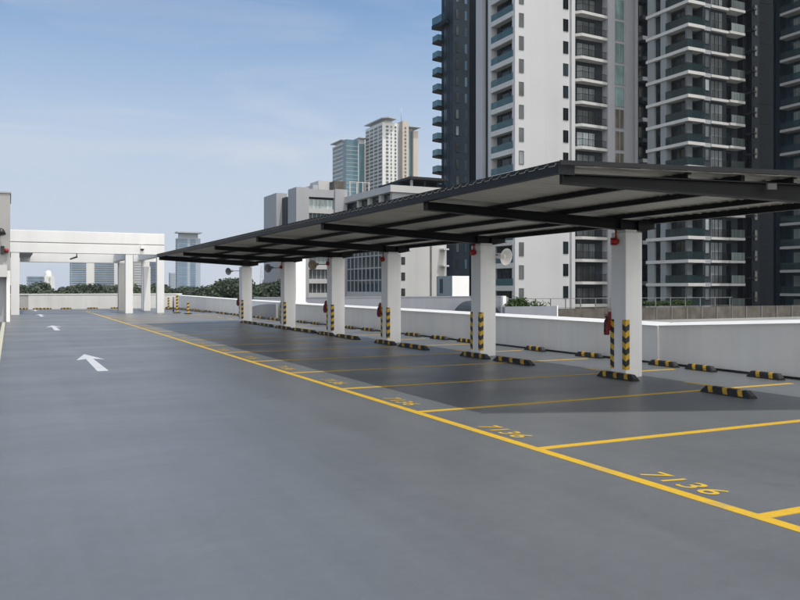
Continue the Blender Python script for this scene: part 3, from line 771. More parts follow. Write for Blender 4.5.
# hedge
def hedge(px0, px1, Y, z0, z1, n, label, seed):
    rnd = random.Random(seed); x0, x1 = XonY(px0, Y), XonY(px1, Y); cs = []
    for i in range(14):
        x = x0 + (x1 - x0) * (i + .5) / 14
        h = (z1 - z0) * rnd.uniform(.7, 1.1); cs.append((x, Y + rnd.uniform(-.2, .2), z0 + h * .5, .45, h * .55))
    m = MB(); leaf_cloud(m, cs, n, .09, rnd)
    t = thing('hedge_shrub', ((x0 + x1) / 2, Y, z0), label, 'shrub')
    m.build('foliage', 'leaf_hedge', t)
    s = MB()
    for c in cs[::2]: s.tube((c[0], c[1], z0 - .4), (c[0], c[1], c[2]), .02, n=6)
    s.build('stem', 'bark', t)
hedge(509, 524, 42.5, -.15, HT(298.5, XonY(520, 42.5), 42.5), 2200, 'dense clipped hedge behind the grey planter wall', 3)
hedge(531, 536, 42.5, -.15, HT(300, XonY(533, 42.5), 42.5), 220, 'thin shrub just right of the clipped hedge', 4)
hedge(539, 544, 42.5, -.15, HT(301, XonY(541, 42.5), 42.5), 200, 'small sparse shrub farthest right behind the planter wall', 5)
hedge(641, 690, 61.2, -.3, HT(300, XonY(665, 61), 61), 1800, 'shrubs behind the steel railing right of the nearest column', 6)

# ------------------------------------------------------------------ towers
ZB = -16
class Windows:
    """windows of one building: the first 100 are parts of their own, the rest one part"""
    def __init__(s, parent, limit=100): s.p = parent; s.n = 0; s.rest = {}; s.limit = limit
    def front(s, x0, x1, z0, z1, y, g, fr=None, e=.06, fw=.09, name='window', mull=()):
        s._do('F', x0, x1, z0, z1, y, g, fr, e, fw, name, mull)
    def left(s, y0, y1, z0, z1, x, g, fr=None, e=.06, fw=.09, name='window', mull=()):
        s._do('L', y0, y1, z0, z1, x, g, fr, e, fw, name, mull)
    def _box(s, mb, ax, a0, a1, z0, z1, c, e0, e1):
        if ax == 'F': mb.box(a0, a1, c - e1, c - e0, z0, z1)
        else: mb.box(c - e1, c - e0, a0, a1, z0, z1)
    def _do(s, ax, a0, a1, z0, z1, c, g, fr, e, fw, name, mull):
        s.n += 1
        if s.n > s.limit:
            mb = s.rest.setdefault(g, MB()); s._box(mb, ax, a0, a1, z0, z1, c, .003, e * .6); return
        if fr:
            f = MB()
            for (p0, p1, q0, q1) in ((a0 - fw, a0, z0 - fw, z1 + fw), (a1, a1 + fw, z0 - fw, z1 + fw), (a0, a1, z0 - fw, z0), (a0, a1, z1, z1 + fw)): s._box(f, ax, p0, p1, q0, q1, c, .003, e)
            for k in mull:
                m = a0 + (a1 - a0) * k; s._box(f, ax, m - .04, m + .04, z0, z1, c, .003 + e * .55, e)
            fo = f.build(name, fr, s.p)
            q = MB(); s._box(q, ax, a0, a1, z0, z1, c, .003, e * .5); q.build('pane', g, fo)
        else:
            q = MB(); s._box(q, ax, a0, a1, z0, z1, c, .003, e * .5); q.build(name, g, s.p)
    def done(s):
        for g, mb in s.rest.items():
            o = mb.build('far_windows', g, s.p); o['kind'] = 'stuff'

# --- white apartment tower
TY = 91.0
f = lambda px: XonY(px, TY)
TX = f(515)
t = thing('white_tower', (TX + 10, TY + 5, ZB), 'tall white apartment tower with blank sunlit wall and two window columns', 'apartment tower')
xr = f(634.5); TOP = 64
MB().box(TX + 1.0, xr, TY + 1.0, TY + 9.9, ZB, TOP).build('core_wall', 'slate_panel', t)
MB().box(TX, f(570), TY, TY + .7, ZB, TOP).build('blank_wall', 'tower_white', t)
MB().box(TX + .5, f(570) - .003, TY + .703, TY + .997, ZB, TOP - .01).build('inner_wall', 'tower_white', t)
MB().box(f(569.5) + .12, f(573.6), TY - .35, TY + .99, ZB, TOP).build('white_fin', 'tower_white', t)
MB().box(f(606.8), f(613.8), TY - .25, TY + .99, ZB, TOP).build('pier', 'tower_pier', t)
MB().box(f(613.8) + .002, f(625), TY - .05, TY + .99, ZB, TOP).build('window_strip_wall', 'tower_pier', t)
MB().box(f(625) + .002, f(634.3), TY - .25, TY + .99, ZB, TOP).build('pier', 'tower_pier', t)
MB().box(f(634.3) + .002, f(636), TY - .45, TY + .99, ZB, TOP).build('corner_fin', 'tower_white', t)
ya, yb = YonX(513.3, TX), YonX(491.2, TX)
yc, yd, ye = YonX(488, TX), YonX(482.8, TX), YonX(476.5, TX)
MB().box(TX, TX + 1.0 - .003, yb, yc, ZB, TOP).build('edge_pier', 'tower_white', t)
MB().box(TX + .5, TX + 1.0 - .003, yc + .002, yd - .002, ZB, TOP).build('blue_glass_strip', 'tower_slate', t)
MB().box(TX - .1, TX + 5, yd, ye, ZB, TOP).build('side_pier', 'tower_pier', t)
wn = Windows(t, 300)
FH = 3.13
zref = HT(249.2, f(521.5), TY)          # centre of one window of the left column
for n in range(-2, 15):
    zc = zref + FH * (n)
    wn.front(f(519.3), f(523.3), zc - .88, zc + .88, TY, 'glass_window_grey', 'pier_dark', .07, .06)
zref2 = HT(247.7, f(566), TY)
for n in range(-2, 15):
    zc = zref2 + FH * n
    wn.front(f(563.4), f(567.8), zc - .80, zc + .80, TY, 'glass_dark', 'rail_dark', .07, .06, mull=(.5,))
# front balcony bay
zs0 = HT(283.0, f(595), TY)
FH2 = 3.2
bx0, bx1 = f(573.6) + .002, f(606.8) - .002
for n in range(-1, 14):
    z = zs0 + FH2 * n
    sl = MB(); sl.prism([(bx0, TY + .6), (bx0 + 1.1, TY - .55), (bx1 - .05, TY - .2), (bx1 - .05, TY + .98), (bx0, TY + .98)], z - .2, z + .2)
    so = sl.build('balcony_slab', 'slab_white', t)
    r = MB()
    def bar(p, q, zz, w=.03): r.hexa([(p[0], p[1], zz - w), (q[0], q[1], zz - w), (q[0], q[1] + .05, zz - w), (p[0], p[1] + .05, zz - w), (p[0], p[1], zz + w), (q[0], q[1], zz + w), (q[0], q[1] + .05, zz + w), (p[0], p[1] + .05, zz + w)])
    P0, P1, P2 = (bx0 + .1, TY + .6), (bx0 + 1.12, TY - .48), (bx1 - .1, TY - .14)
    for zz in (z + .35, z + 1.25): bar(P0, P1, zz); bar(P1, P2, zz)
    for a, b, m in ((P0, P1, 8), (P1, P2, 30)):
        for i in range(m):
            q = i / m; X = a[0] + (b[0] - a[0]) * q; Y = a[1] + (b[1] - a[1]) * q
            r.box(X - .015, X + .015, Y, Y + .03, z + .35, z + 1.25)
    r.build('railing', 'rail_dark', so)
    wn.front(f(581) , f(599), z + .25, z + 2.45, TY + .99, 'glass_curtain', 'rail_dark', .08, .1, 'balcony_door', (.33, .66))
# teal and tan window strip
for n in range(-1, 14):
    z = zs0 + FH2 * n
    hi = n >= 8
    wn.front(f(614.9), f(623.3), z + .2, z + 2.9, TY - .05, 'glass_teal' if hi else 'glass_tan', 'grey_cladding', .08, .06, mull=(.5,))
# side balconies
zs1 = HT(282.0, TX, (ya + yb) / 2)
for n in range(-1, 15):
    z = zs1 + FH * n - .9
    so = MB().box(TX - .1, TX + .99, ya, yb - .003, z - .33, z + .38).build('balcony_slab', 'slab_white', t)
    MB().box(TX - .06, TX - .03, ya + .05, yb - .05, z + .383, z + 1.35).build('glass_balustrade', 'balustrade_blue', so)
    wn.left(ya + .15, yb - 1.2, z + .4, z + 2.7, TX + .99, 'glass_dark', 'rail_dark', .06, .08, 'balcony_door', (.5,))
wn.done()

# --- dark recess between the towers
t = thing('dark_link_block', (88, 99, ZB), 'dark recessed block in the gap between the white tower and the balcony tower', 'apartment tower')
lx0, lx1 = XonY(636.5, 97), XonY(662, 97)
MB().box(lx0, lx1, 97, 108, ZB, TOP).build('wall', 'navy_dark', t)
for n in range(-1, 15):
    z = zs0 + FH2 * n
    so = MB().box(lx0, lx0 + 1.9, 95.6, 96.997, z - .3, z + .3).build('ledge', 'slate_panel' if n % 2 else 'grey_cladding', t)
    q = MB(); q.box(lx0 + .4, lx0 + 1.7, 96.9, 96.997, z + .6, z + 2.3); q.build('window', 'glass_dark', t)

# --- balcony tower
BYF = 77.8; h_ = lambda px: XonY(px, BYF)
BXF = h_(688.2)
t = thing('balcony_tower', (BXF + 5, BYF + 5, ZB), 'grey apartment tower with white slab bands wrapping its corner balconies', 'apartment tower')
brt = h_(744.6); yl = YonX(647.5, BXF)
MB().box(BXF + 1.0, brt, BYF + 1.2, BYF + 7.2, ZB, TOP).build('core_wall', 'slate_panel', t)
wn = Windows(t, 300)
zb0 = HT(284.6, BXF, BYF); FB = 3.1
# left face piers
L = lambda px: YonX(px, BXF)
MB().box(BXF, BXF + .99, L(654.2), yl, ZB, TOP).build('pier', 'pier_grey', t)
MB().box(BXF, BXF + .99, L(666), L(660.5), ZB, TOP).build('pier', 'pier_grey', t)
MB().box(BXF + .35, BXF + .99, L(660.5) + .002, L(654.2) - .002, ZB, TOP).build('infill_wall', 'slate_panel', t)
# front face piers
MB().box(h_(703.5), h_(711.8), BYF + .15, BYF + 1.197, ZB, TOP).build('pier', 'slate_panel', t)
MB().box(h_(711.8) + .002, h_(729), BYF + .45, BYF + 1.197, ZB, TOP).build('infill_wall', 'slate_panel', t)
MB().box(h_(688.6), h_(693.8), BYF + .25, BYF + .60, ZB, TOP).build('corner_pier', 'pier_dark', t)
for n in range(-1, 15):
    z = zb0 + FB * n
    top = z + .21; bot = z - .21
    sl = MB(); xk = h_(704.2)
    sl.prism([(BXF - .2, BYF - .2), (xk, BYF - .2), (xk, BYF + 1.19), (BXF + .99, BYF + 1.19), (BXF + .99, yl + .1), (BXF - .2, yl + .1)], bot, top)
    so = sl.build('slab_band', 'slab_white', t)
    s2 = MB(); xm = h_(728)
    s2.prism([(h_(711), BYF - .1), (xm, BYF - .1), (xm, BYF - .4), (h_(743), BYF - .4), (h_(743), BYF + 1.18), (h_(711), BYF + 1.18)], bot + .04, top - .04)
    s2.build('slab_band', 'slab_white', t)
    MB().box(xk + .003, h_(711) - .003, BYF + .05, BYF + .147, bot - .05, top + .05).build('ledge', 'grey_cladding', t)
    # balustrades
    gb = MB(); gb.box(BXF - .15, BXF - .12, BYF - .15, L(666) - .05, top + .003, top + 1.0); gb.box(BXF - .119, xk - .1, BYF - .15, BYF - .12, top + .003, top + 1.0)
    gb.build('glass_balustrade', 'balustrade_glass', so)
    rl = MB(); rl.box(BXF - .16, BXF - .11, BYF - .16, L(666) - .05, top + 1.003, top + 1.06); rl.box(BXF - .108, xk - .1, BYF - .16, BYF - .11, top + 1.003, top + 1.06)
    for px in (690, 695, 700): rl.box(h_(px) - .03, h_(px) + .03, BYF - .115, BYF - .08, top, top + 1.0)
    for px in (670, 675, 680, 685): rl.box(BXF - .115, BXF - .08, L(px) - .03, L(px) + .03, top, top + 1.0)
    rl.build('railing', 'rail_dark', so)
    MB().box(h_(729) + .1, h_(743) - .1, BYF - .37, BYF - .34, top + .003, top + 1.05).build('glass_balustrade', 'glass_greengrey', so)
    # openings
    wn.left(L(659.6), L(655.2), top + .05, top + 2.45, BXF + .35, 'glass_dark', 'rail_dark', .08, .06, mull=(.5,))
    wn.left(BYF + 1.5, L(667), top + .02, top + 2.4, BXF + .99, 'glass_dark', 'rail_dark', .06, .08, 'balcony_door', (.33, .66))
    wn.front(h_(694.2), h_(702.9), top + .02, top + 2.4, BYF + 1.19, 'glass_dark', 'rail_dark', .06, .06, 'balcony_door')
    wn.front(h_(706), h_(709.6), top + .9, top + 2.35, BYF + .15, 'glass_curtain', 'slate_panel', .06, .05)
    wn.front(h_(713), h_(724.5), top + .02, top + 2.35, BYF + .45, 'glass_curtain', 'rail_dark', .08, .07, 'window', (.34, .67))
    r2 = MB(); 
    for zz in (top + .1, top + 1.0): r2.box(h_(711.9), h_(728), BYF - .02, BYF + .02, zz - .025, zz + .025)
    for i in range(20):
        X = h_(711.9) + (h_(728) - h_(711.9)) * i / 19; r2.box(X - .015, X + .015, BYF - .015, BYF + .015, top + .1, top + 1.0)
    r2.build('railing', 'rail_dark', so)
    wn.front(h_(730.5), h_(731.8), top + .5, top + 2.3, BYF + 1.19, 'glass_curtain', None, .06, .05, 'balcony_door')
    wn.front(h_(733), h_(737.5), top + .02, top + 2.3, BYF + 1.19, 'glass_dark', 'rail_dark', .06, .05, 'balcony_door')
wn.done()

# --- dark navy block to the right of it
NY = 86.0
t = thing('navy_block', (104, NY, ZB), 'windowless near-black navy block right of the balcony tower', 'apartment tower')
nx0, nx1 = XonY(743, NY), XonY(784, NY)
MB().box(nx0, nx1, NY, NY + 12, ZB, TOP).build('wall', 'navy_dark', t)
MB().box(XonY(748.5, NY), XonY(756, NY), NY - .6, NY - .003, ZB, TOP).build('service_riser', 'navy_wall', t)
for n in range(-1, 15):
    z = zb0 + FB * n
    MB().box(XonY(751, NY), XonY(753.4, NY), NY - .72, NY - .603, z + .6, z + 2.1).build('window', 'glass_window_grey', t)
    MB().box(XonY(744.7, NY), XonY(748, NY), NY - 1.6, NY - .003, z + .95, z + 1.2).build('ledge', 'slate_panel', t)
    MB().box(XonY(757, NY), XonY(771, NY), NY - .05, NY - .003, z - .03, z + .03).build('joint_trim', 'navy_wall', t)

# --- dark balcony tower at the right edge
DX = 92.6; D = lambda px: YonX(px, DX)
t = thing('dark_glass_tower', (DX + 5, 66, ZB), 'dark glass tower with pale sloping slab edges cut by the right photo edge', 'apartment tower')
y0_, y1_ = 52.0, D(778.5); 
MB().box(DX + 1.0, DX + 14, y0_, D(771.5), ZB, TOP).build('core_wall', 'glass_navy', t)
MB().box(DX - .1, DX + .99, y1_ - .25, y1_ + .35, ZB, TOP).build('corner_fin', 'navy_wall', t)
MB().box(DX + .6, DX + .99, y1_ + .353, D(771.5), ZB, TOP).build('corner_glazing', 'glass_navy', t)
MB().box(DX + .3, DX + .8, D(772.6), D(771.8), ZB, TOP).build('corner_fin', 'navy_wall', t)
zd0 = HT(271.5, DX, y1_)
for n in range(-2, 16):
    z = zd0 + FB * n
    so = MB().box(DX - .5, DX + .99, y0_, y1_ - .6, z - .17, z + .17).build('balcony_slab', 'edge_grey', t)
    MB().box(DX - .46, DX - .43, y0_ + .05, y1_ - .7, z + .172, z + 1.1).build('glass_balustrade', 'balustrade_glass', so)
    for i in range(3):
        yy = y1_ - 4.2 - i * 5
        q = MB(); q.box(DX + .92, DX + .997, yy, yy + 2.6, z + .16, z + 2.5); q.build('balcony_door', 'glass_greengrey', t)
    MB().box(DX + .55, DX + .597, y1_ + .36, D(772.8), z - .05, z + .05).build('joint_trim', 'slate_panel', t)

# --- blue-grey tower behind, left of the white tower
AY = 127.0; a_ = lambda px: XonY(px, AY)
AX = a_(453.2)
t = thing('blue_grey_tower', (AX + 5, AY + 5, ZB), 'dark blue-grey tower left of the white tower, small balconies up its left edge', 'apartment tower')
TA = HT(2, AX, AY) + 3
MB().box(AX, a_(461), AY, AY + 4.4, ZB, TA + 20).build('end_wall', 'tower_slate', t)
MB().box(a_(461) + .003, a_(470), AY + .25, AY + 4.4, ZB, TA + 20).build('front_wall', 'tower_slate', t)
MB().box(a_(470) + .003, a_(482), AY + 1.2, AY + 4.4, ZB, TA + 20).build('dark_wall', 'navy_dark', t)  # right part in near-black navy
yl = YonX(441.5, AX)
MB().box(AX + .02, AX + 9, AY + 4.403, yl, ZB, TA + 20).build('glazed_wall', 'glass_blue', t)
for px in (443, 446, 449):
    Y = YonX(px, AX); MB().box(AX - .06, AX + .017, Y - .08, Y + .08, ZB, TA + 20).build('mullion', 'tower_slate', t)
FA = 3.05
wn = Windows(t, 200)
zt0 = HT(42, AX - .5, yl)
for n in range(0, 19):
    z = zt0 - FA * n
    m6 = MB(); m6.hexa([(AX - 1.2, yl - .7, z - .18), (AX + 3, yl - .7, z - .5), (AX + 3, yl + 1.4, z - .5), (AX - 1.2, yl + 1.4, z - .18), (AX - 1.25, yl - .7, z + .12), (AX + 3, yl - .7, z + .12), (AX + 3, yl + 1.4, z + .12), (AX - 1.25, yl + 1.4, z + .12)])
    so = m6.build('balcony_slab', 'rail_dark', t)
    gm = MB(); gm.box(AX - 1.2, AX - 1.15, yl - .65, yl + 1.35, z + .122, z + 1.2); gm.box(AX - 1.15, AX + .01, yl - .68, yl - .65, z + .122, z + 1.2)
    gm.build('glass_balustrade', 'balustrade_glass', so)
for n in range(-2, 18):
    z = zt0 - FA * n
    wn.front(a_(456.0), a_(458.6), z + .2, z + 1.9, AY, 'glass_window_grey', 'tower_slate', .06, .06)
    wn.front(a_(465.4), a_(467.6), z + .2, z + 1.9, AY + .25, 'glass_blue', None, .06, .06)
    wn.left(YonX(446.6, AX), YonX(444.6, AX), z + .2, z + 2.3, AX + .02, 'glass_curtain' if n > 14 else 'glass_blue', None, .06, .06)
# projecting roof terrace
z = HT(24, AX - .5, YonX(444, AX))
m6 = MB(); m6.prism([(AX - 1.3, yl + 1.5), (AX - .9, AY + 1.2), (AX + 2, AY + 1.2), (AX + 3, yl + 1.5)], z - .5, z + .2); so = m6.build('terrace_slab', 'navy_wall', t)
gm = MB(); gm.hexa([(AX - 1.25, yl + 1.4, z + .21), (AX - .85, AY + 1.3, z + .21), (AX - .8, AY + 1.3, z + .21), (AX - 1.2, yl + 1.4, z + .21), (AX - 1.25, yl + 1.4, z + 1.6), (AX - .85, AY + 1.3, z + 1.6), (AX - .8, AY + 1.3, z + 1.6), (AX - 1.2, yl + 1.4, z + 1.6)])
gm.build('glass_balustrade', 'balustrade_glass', so)
wn.done()

# ------------------------------------------------------------------ grey mid-rise block
MY = 116.0; MX = XonY(296.3, MY)
t = thing('grey_office_block', (MX + 5, MY + 5, ZB), 'grey mid-rise block with ribbon windows and dark roof wing behind the canopy', 'building')
zt = HT(186.8, MX, MY)
m_ = lambda px: XonY(px, MY)
yb = YonX(288, MX)
MB().box(MX, m_(309), MY, yb, ZB, zt).build('corner_wall', 'grey_plaster', t)
zb_ = HT(189.5, m_(322), MY)
MB().box(m_(309) + .003, m_(347.5), MY + .8, MY + 9, ZB, zb_ - 1.2).build('rear_wall', 'slate_panel', t)
MB().box(m_(309) + .003, m_(334.5), MY + .02, MY + 9, zb_ - 1.2, zb_).build('roof_band', 'grey_plaster', t)
MB().box(m_(334.5) + .003, m_(346.5), MY - .3, MY + 9, ZB, HT(189.5, m_(340), MY)).build('pier', 'grey_plaster', t)
MB().box(XonY(276.3, 124), XonY(287.0, 124), 124, 131, ZB, HT(193, XonY(280, 124), 124)).build('rear_block', 'grey_cladding', t)
MB().box(XonY(286, 122), XonY(290, 122), 122, 124, ZB, HT(197, XonY(288, 122), 122)).build('link_wall', 'slate_panel', t)
for i, py in enumerate((199, 213.5, 228, 242.5, 257, 265.5, 281.5)):
    pass
zw = HT(199.3, m_(322), MY)
sp = 2.16
for n in range(0, 9):
    z1 = zw - n * sp; z0 = z1 - 1.45
    o = MB().box(m_(309.2), m_(334.3), MY + .5, MY + .797, z0, z1).build('ribbon_window', 'glass_greengrey' if n < 5 else 'glass_window_grey', t)
    fm = MB()
    for k in range(1, 6):
        X = m_(309.2) + (m_(334.3) - m_(309.2)) * k / 6; fm.box(X - .05, X + .05, MY + .44, MY + .497, z0, z1)
    fm.build('mullion', 'grey_cladding', o)
    MB().box(m_(309.2), m_(334.3), MY + .15, MY + .797, z0 - sp + 1.452, z0 - .002).build('spandrel', 'pale_plaster', t)
# roof plant
for (a, b, y, top, mat) in ((313, 318, MY + 4, 185, 'grey_plaster'), (318.4, 333.5, MY + 5, 181.5, 'pale_plaster')):
    MB().box(XonY(a, y), XonY(b, y), y, y + 4, zb_, HT(top, XonY(b, y), y)).build('plant_room', mat, t)
o = MB(); y = MY + 1
for px in (350, 357, 363, 369):
    X = XonY(px, y); o.box(X - .07, X + .07, y, y + .15, zb_ - 1.3, HT(182, X, y))
o.box(XonY(349, y), XonY(370, y), y - .02, y + .18, HT(182, XonY(350, y), y), HT(181.4, XonY(350, y), y))
o.build('roof_frame', 'wing_frame', t)
o = MB()
o.box(XonY(335, y), XonY(346, y), y + .3, y + 2.5, zb_ - .8, HT(181, XonY(340, y), y)); o.build('roof_tank', 'brown_concrete', t)
# projecting wing
WYF = 99.4; WX_ = XonY(391.8, WYF); w_ = lambda px: XonY(px, WYF)
zt = HT(185.2, WX_, WYF)
yback = MY + .9
MB().box(WX_ - .4, w_(447), WYF - .4, yback, zt - .95, zt).build('parapet_band', 'pale_plaster', t)
MB().box(WX_ + .5, w_(446), WYF + .6, yback - .01, zt - 3.4, zt - .953).build('loggia', 'glass_dark', t)
MB().box(WX_, w_(446.5), WYF, yback - .02, ZB, zt - 3.403).build('front_wall', 'pale_plaster', t)
for Y in (103, 107, 111): MB().box(WX_ - .02, WX_ + .497, Y, Y + .7, zt - 3.4, zt - .956).build('loggia_pier', 'pale_plaster', t)
MB().box(WX_ + .02, w_(431), WYF - .02, WYF + .597, zt - 3.4, zt - .956).build('front_infill', 'grey_plaster', t)
# dark glazed side of the wing (curtain wall)
ycw0, ycw1 = YonX(384, WX_), YonX(348, WX_)
ztop = HT(230, WX_, ycw0); zbot = HT(296, WX_, ycw0)
cw = MB().box(WX_ - .12, WX_ - .003, ycw0, ycw1, zbot + .5, ztop).build('curtain_wall', 'glass_navy', t)
mm = MB()
for k in range(10): 
    Y = ycw0 + (ycw1 - ycw0) * k / 9; mm.box(WX_ - .22, WX_ - .123, Y - .07, Y + .07, zbot + .5, ztop)
mm.build('mullion', 'grey_plaster', cw)
mm = MB()
for k in range(6):
    z = zbot + .5 + (ztop - zbot - .5) * k / 5; mm.box(WX_ - .2, WX_ - .124, ycw0 - .01, ycw1 + .01, z - .09, z + .09)
mm.build('transom', 'grey_cladding', cw)
MB().box(WX_ - .3, WX_ - .003, ycw0 - .002, ycw1, zbot - .8, zbot + .495).build('spandrel', 'pale_plaster', t)
for py0, py1 in ((242.5, 249.5), (257, 264.5), (272.5, 280.5), (288.5, 296)):
    X = w_(403.5)
    f1 = MB().box(w_(401.2), w_(405), WYF - .05, WYF - .003, HT(py1, X, WYF), HT(py0, X, WYF)).build('window', 'rail_dark', t)
    MB().box(w_(401.6), w_(404.6), WYF - .07, WYF - .053, HT(py1, X, WYF) + .1, HT(py0, X, WYF) - .1).build('pane', 'glass_dark', f1)
MB().tube((w_(430.6), WYF - .15, ZB), (w_(430.6), WYF - .15, zt - 3.5), .09).build('drain_pipe', 'brown_concrete', t)
for py in (249.5, 266): 
    X = w_(439.5); MB().box(X, w_(445), WYF - 1.2, WYF - .003, HT(py + .8, X, WYF), HT(py - .8, X, WYF)).build('ledge', 'pale_plaster', t)
# dark roof over the wing
zr = HT(176, w_(412), WYF + 1)
MB().prism([(XonY(410, 100.4), 100.4), (w_(452), 100.4), (w_(452), 113), (XonY(378, 113), 113)], zr - .35, zr).build('roof_canopy', 'roof_dark', t)
for px in (412, 425, 438):
    X = XonY(px, 101.5); MB().box(X - .15, X + .15, 101.5, 101.8, zt + .002, zr - .352).build('roof_post', 'grey_plaster' if px == 412 else 'roof_dark', t)
MB().box(XonY(396, 104), XonY(446, 104), 104, 110, zt + .002, zr - .354).build('roof_room', 'navy_wall', t)

# ------------------------------------------------------------------ far towers
def far_box(px0, px1, z, top, base=-30, skew_px=None):
    X0, Y0 = far_xy(px0, z); X1 = XonY(px1, Y0)
    return X0, X1, Y0
# white twin-towers on the hill
Z = 640.0
X, Y = far_xy(382.5, Z)                # corner of the tall one
t = thing('white_cream_tower', (X, Y, ZB), 'tall white and beige residential tower, higher of the two above the grey block', 'apartment tower')
q = lambda px: XonY(px, Y); yl = YonX(365.5, X); Tz = HT(122, X, Y)
MB().box(X, q(397.5), Y, yl, ZB, Tz).build('white_wall', 'white_far', t)
MB().box(q(397.5) + .05, q(402), Y + 4, yl, ZB, Tz + 1).build('recess_wall', 'grey_far', t)
MB().box(q(402) + .05, q(408.2), Y - 1, yl, ZB, HT(119, X, Y)).build('beige_wall', 'beige_far', t)
MB().box(q(408.2) + .05, q(415), Y + 6, yl, ZB, HT(126, X, Y)).build('teal_glazing', 'glass_far_teal', t)
MB().box(q(415) + .05, q(419.8), Y + 3, yl, ZB, HT(127, X, Y)).build('beige_wall', 'beige_far', t)
MB().prism([(X - 1, Y - 2), (q(386), Y - 6), (q(395), Y - 3), (q(397), yl), (X - 1.2, yl)], Tz + 2.6, Tz + 3.4).build('roof_slab', 'grey_far', t)
MB().box(X + 3, q(394), Y + 3, yl - 3, Tz + .05, Tz + 2.45).build('roof_room', 'white_far', t)
MB().prism([(q(409), Y), (q(421), Y), (q(421), yl), (q(409), yl)], HT(124, X, Y), HT(123, X, Y)).build('roof_slab', 'grey_far', t)
MB().box(q(412), q(417), Y + 8, yl - 2, HT(126, X, Y) + .05, HT(124, X, Y) - .05).build('roof_room', 'white_far', t)
MB().tube((q(404), Y + 5, HT(119, X, Y)), (q(404), Y + 5, HT(105, X, Y)), .35).build('mast', 'grey_far', t)
wn = Windows(t, 100); fh = 3.72 / 800 * Z
for n in range(20):
    zc = HT(126, X, Y) - n * fh
    for a, b in ((386, 388.4), (390.6, 391.8), (394.6, 396.2)): wn.front(q(a), q(b), zc - .9, zc + .7, Y, 'glass_far', None, .6)
    wn.front(q(404), q(405.6), zc - .8, zc + .7, Y - 1, 'glass_far', None, .5)
    n_c = 4
    for k in range(n_c):
        y0 = Y + (yl - Y) * (k + .12) / n_c; y1 = Y + (yl - Y) * (k + .85) / n_c
        wn.left(y0, y1, zc - .9, zc + .8, X, 'glass_far', None, .6)
wn.done()
X, Y = far_xy(346.3, Z + 20)
t = thing('teal_glass_tower', (X, Y, ZB), 'lower residential tower with teal glass corner beside the tall white one', 'apartment tower')
q = lambda px: XonY(px, Y); yl = YonX(332.5, X); Tz = HT(141.5, X, Y)
MB().box(X, q(366), Y, yl, ZB, Tz).build('white_wall', 'white_far', t)
MB().box(X - .5, q(357.5), Y - 1, Y + 6, ZB, HT(139.5, X, Y)).build('teal_glazing', 'glass_far_teal', t)
MB().box(q(359), q(364), Y - .6, Y - .05, ZB, HT(142.5, X, Y)).build('teal_glazing', 'glass_far_teal', t)
MB().box(X - 1, q(358), Y + 8, yl + 3, HT(138.4, X, Y), HT(137.6, X, Y)).build('roof_slab', 'grey_far', t)
MB().box(X + 2, q(356), Y + 10, yl - 2, Tz + .05, HT(138.5, X, Y)).build('roof_room', 'white_far', t)
MB().box(q(358.5), q(366.5), Y - 2, yl, HT(137.2, X, Y), HT(136.4, X, Y)).build('roof_slab', 'grey_far', t)
MB().box(q(359.5), q(365.5), Y + 2, yl - 2, Tz + .05, HT(137.3, X, Y)).build('roof_room', 'white_far', t)
wn = Windows(t, 100)
for n in range(16):
    zc = HT(144, X, Y) - n * 4.25 / 800 * Z
    wn.left(Y + 6.5, yl - 1.5, zc - 1.1, zc + .9, X, 'glass_far_teal' if n % 3 else 'glass_far', None, .6, name='ribbon_window')
    tr = MB().box(X - .55, q(357.6), Y - 1.1, Y - 1.003, zc - 1.9, zc - 1.4).build('spandrel', 'blue_far', t)
wn.done()
# towers seen through the pergola and beyond
def far_tower(name, label, z, px0, pxc, px1, top, wall, gl, rows, split=None, roof=None):
    X, Y = far_xy(pxc, z); t = thing(name, (X, Y, ZB), label, 'apartment tower')
    q = lambda px: XonY(px, Y); yl = max(YonX(px0, X), Y + 8) if px0 < pxc else Y + 14
    Tz = HT(top, X, Y)
    MB().box(X, q(px1), Y, yl, ZB, Tz).build('wall', wall, t)
    wn = Windows(t, 100); fh = (Tz - HT(291, X, Y)) / rows
    for n in range(rows):
        z1 = Tz - fh * (n + .25); z0 = Tz - fh * (n + .85)
        for (a, b) in (split or [(pxc + .6, px1 - .6)]): wn.front(q(a), q(b), z0, z1, Y, gl, None, 1.0, name='ribbon_window')
        if px0 < pxc: wn.left(Y + 1, yl - 1, z0, z1, X, gl, None, 1.0, name='ribbon_window')
    wn.done()
    if roof:
        MB().prism([(q(pxc - 1), Y - 3), (q(px1 + 1), Y - 3), (q(px1 + 1), yl), (q(pxc - 1), yl)], Tz + 4, Tz + 5.0).build('roof_slab', 'grey_far', t)
        MB().box(q(pxc + 2), q(px1 - 2), Y + 2, yl - 2, Tz + .05, Tz + 3.95).build('roof_room', 'grey_far', t)
    return t
far_tower('glass_apartment_block', 'wide pale blue glass apartment block with white strip seen through the pergola', 620, 70, 71, 117, 258, 'white_far', 'glass_far_blue', 15, [(71.4, 86.2), (94.5, 114)])
far_tower('mid_office_block', 'low grey-blue office block above the trees left of the slim white tower', 700, 27, 27.5, 44, 276, 'grey_far', 'glass_far_blue', 5)
t = far_tower('slim_white_tower', 'slim white tower with rounded top left in the pergola opening', 560, 44, 44.5, 54.5, 276, 'white_far', 'grey_far', 3, [(49, 50.4)])
X, Y = far_xy(47, 560); MB().lathe((X + 1, Y + 6, HT(276, X, Y)), (0, 0, 1), [(0, 2.4), (2.2, 2.3), (3.6, 1.5), (4.2, 0)], 16).build('dome', 'white_far', t)
far_tower('blue_glass_tower', 'blue glass high-rise with flat roof crown beside the pergola', 620, 177, 177.6, 200.5, 238, 'blue_far', 'glass_far_blue', 24, [(178.4, 187.2), (190.4, 195.5)], True)
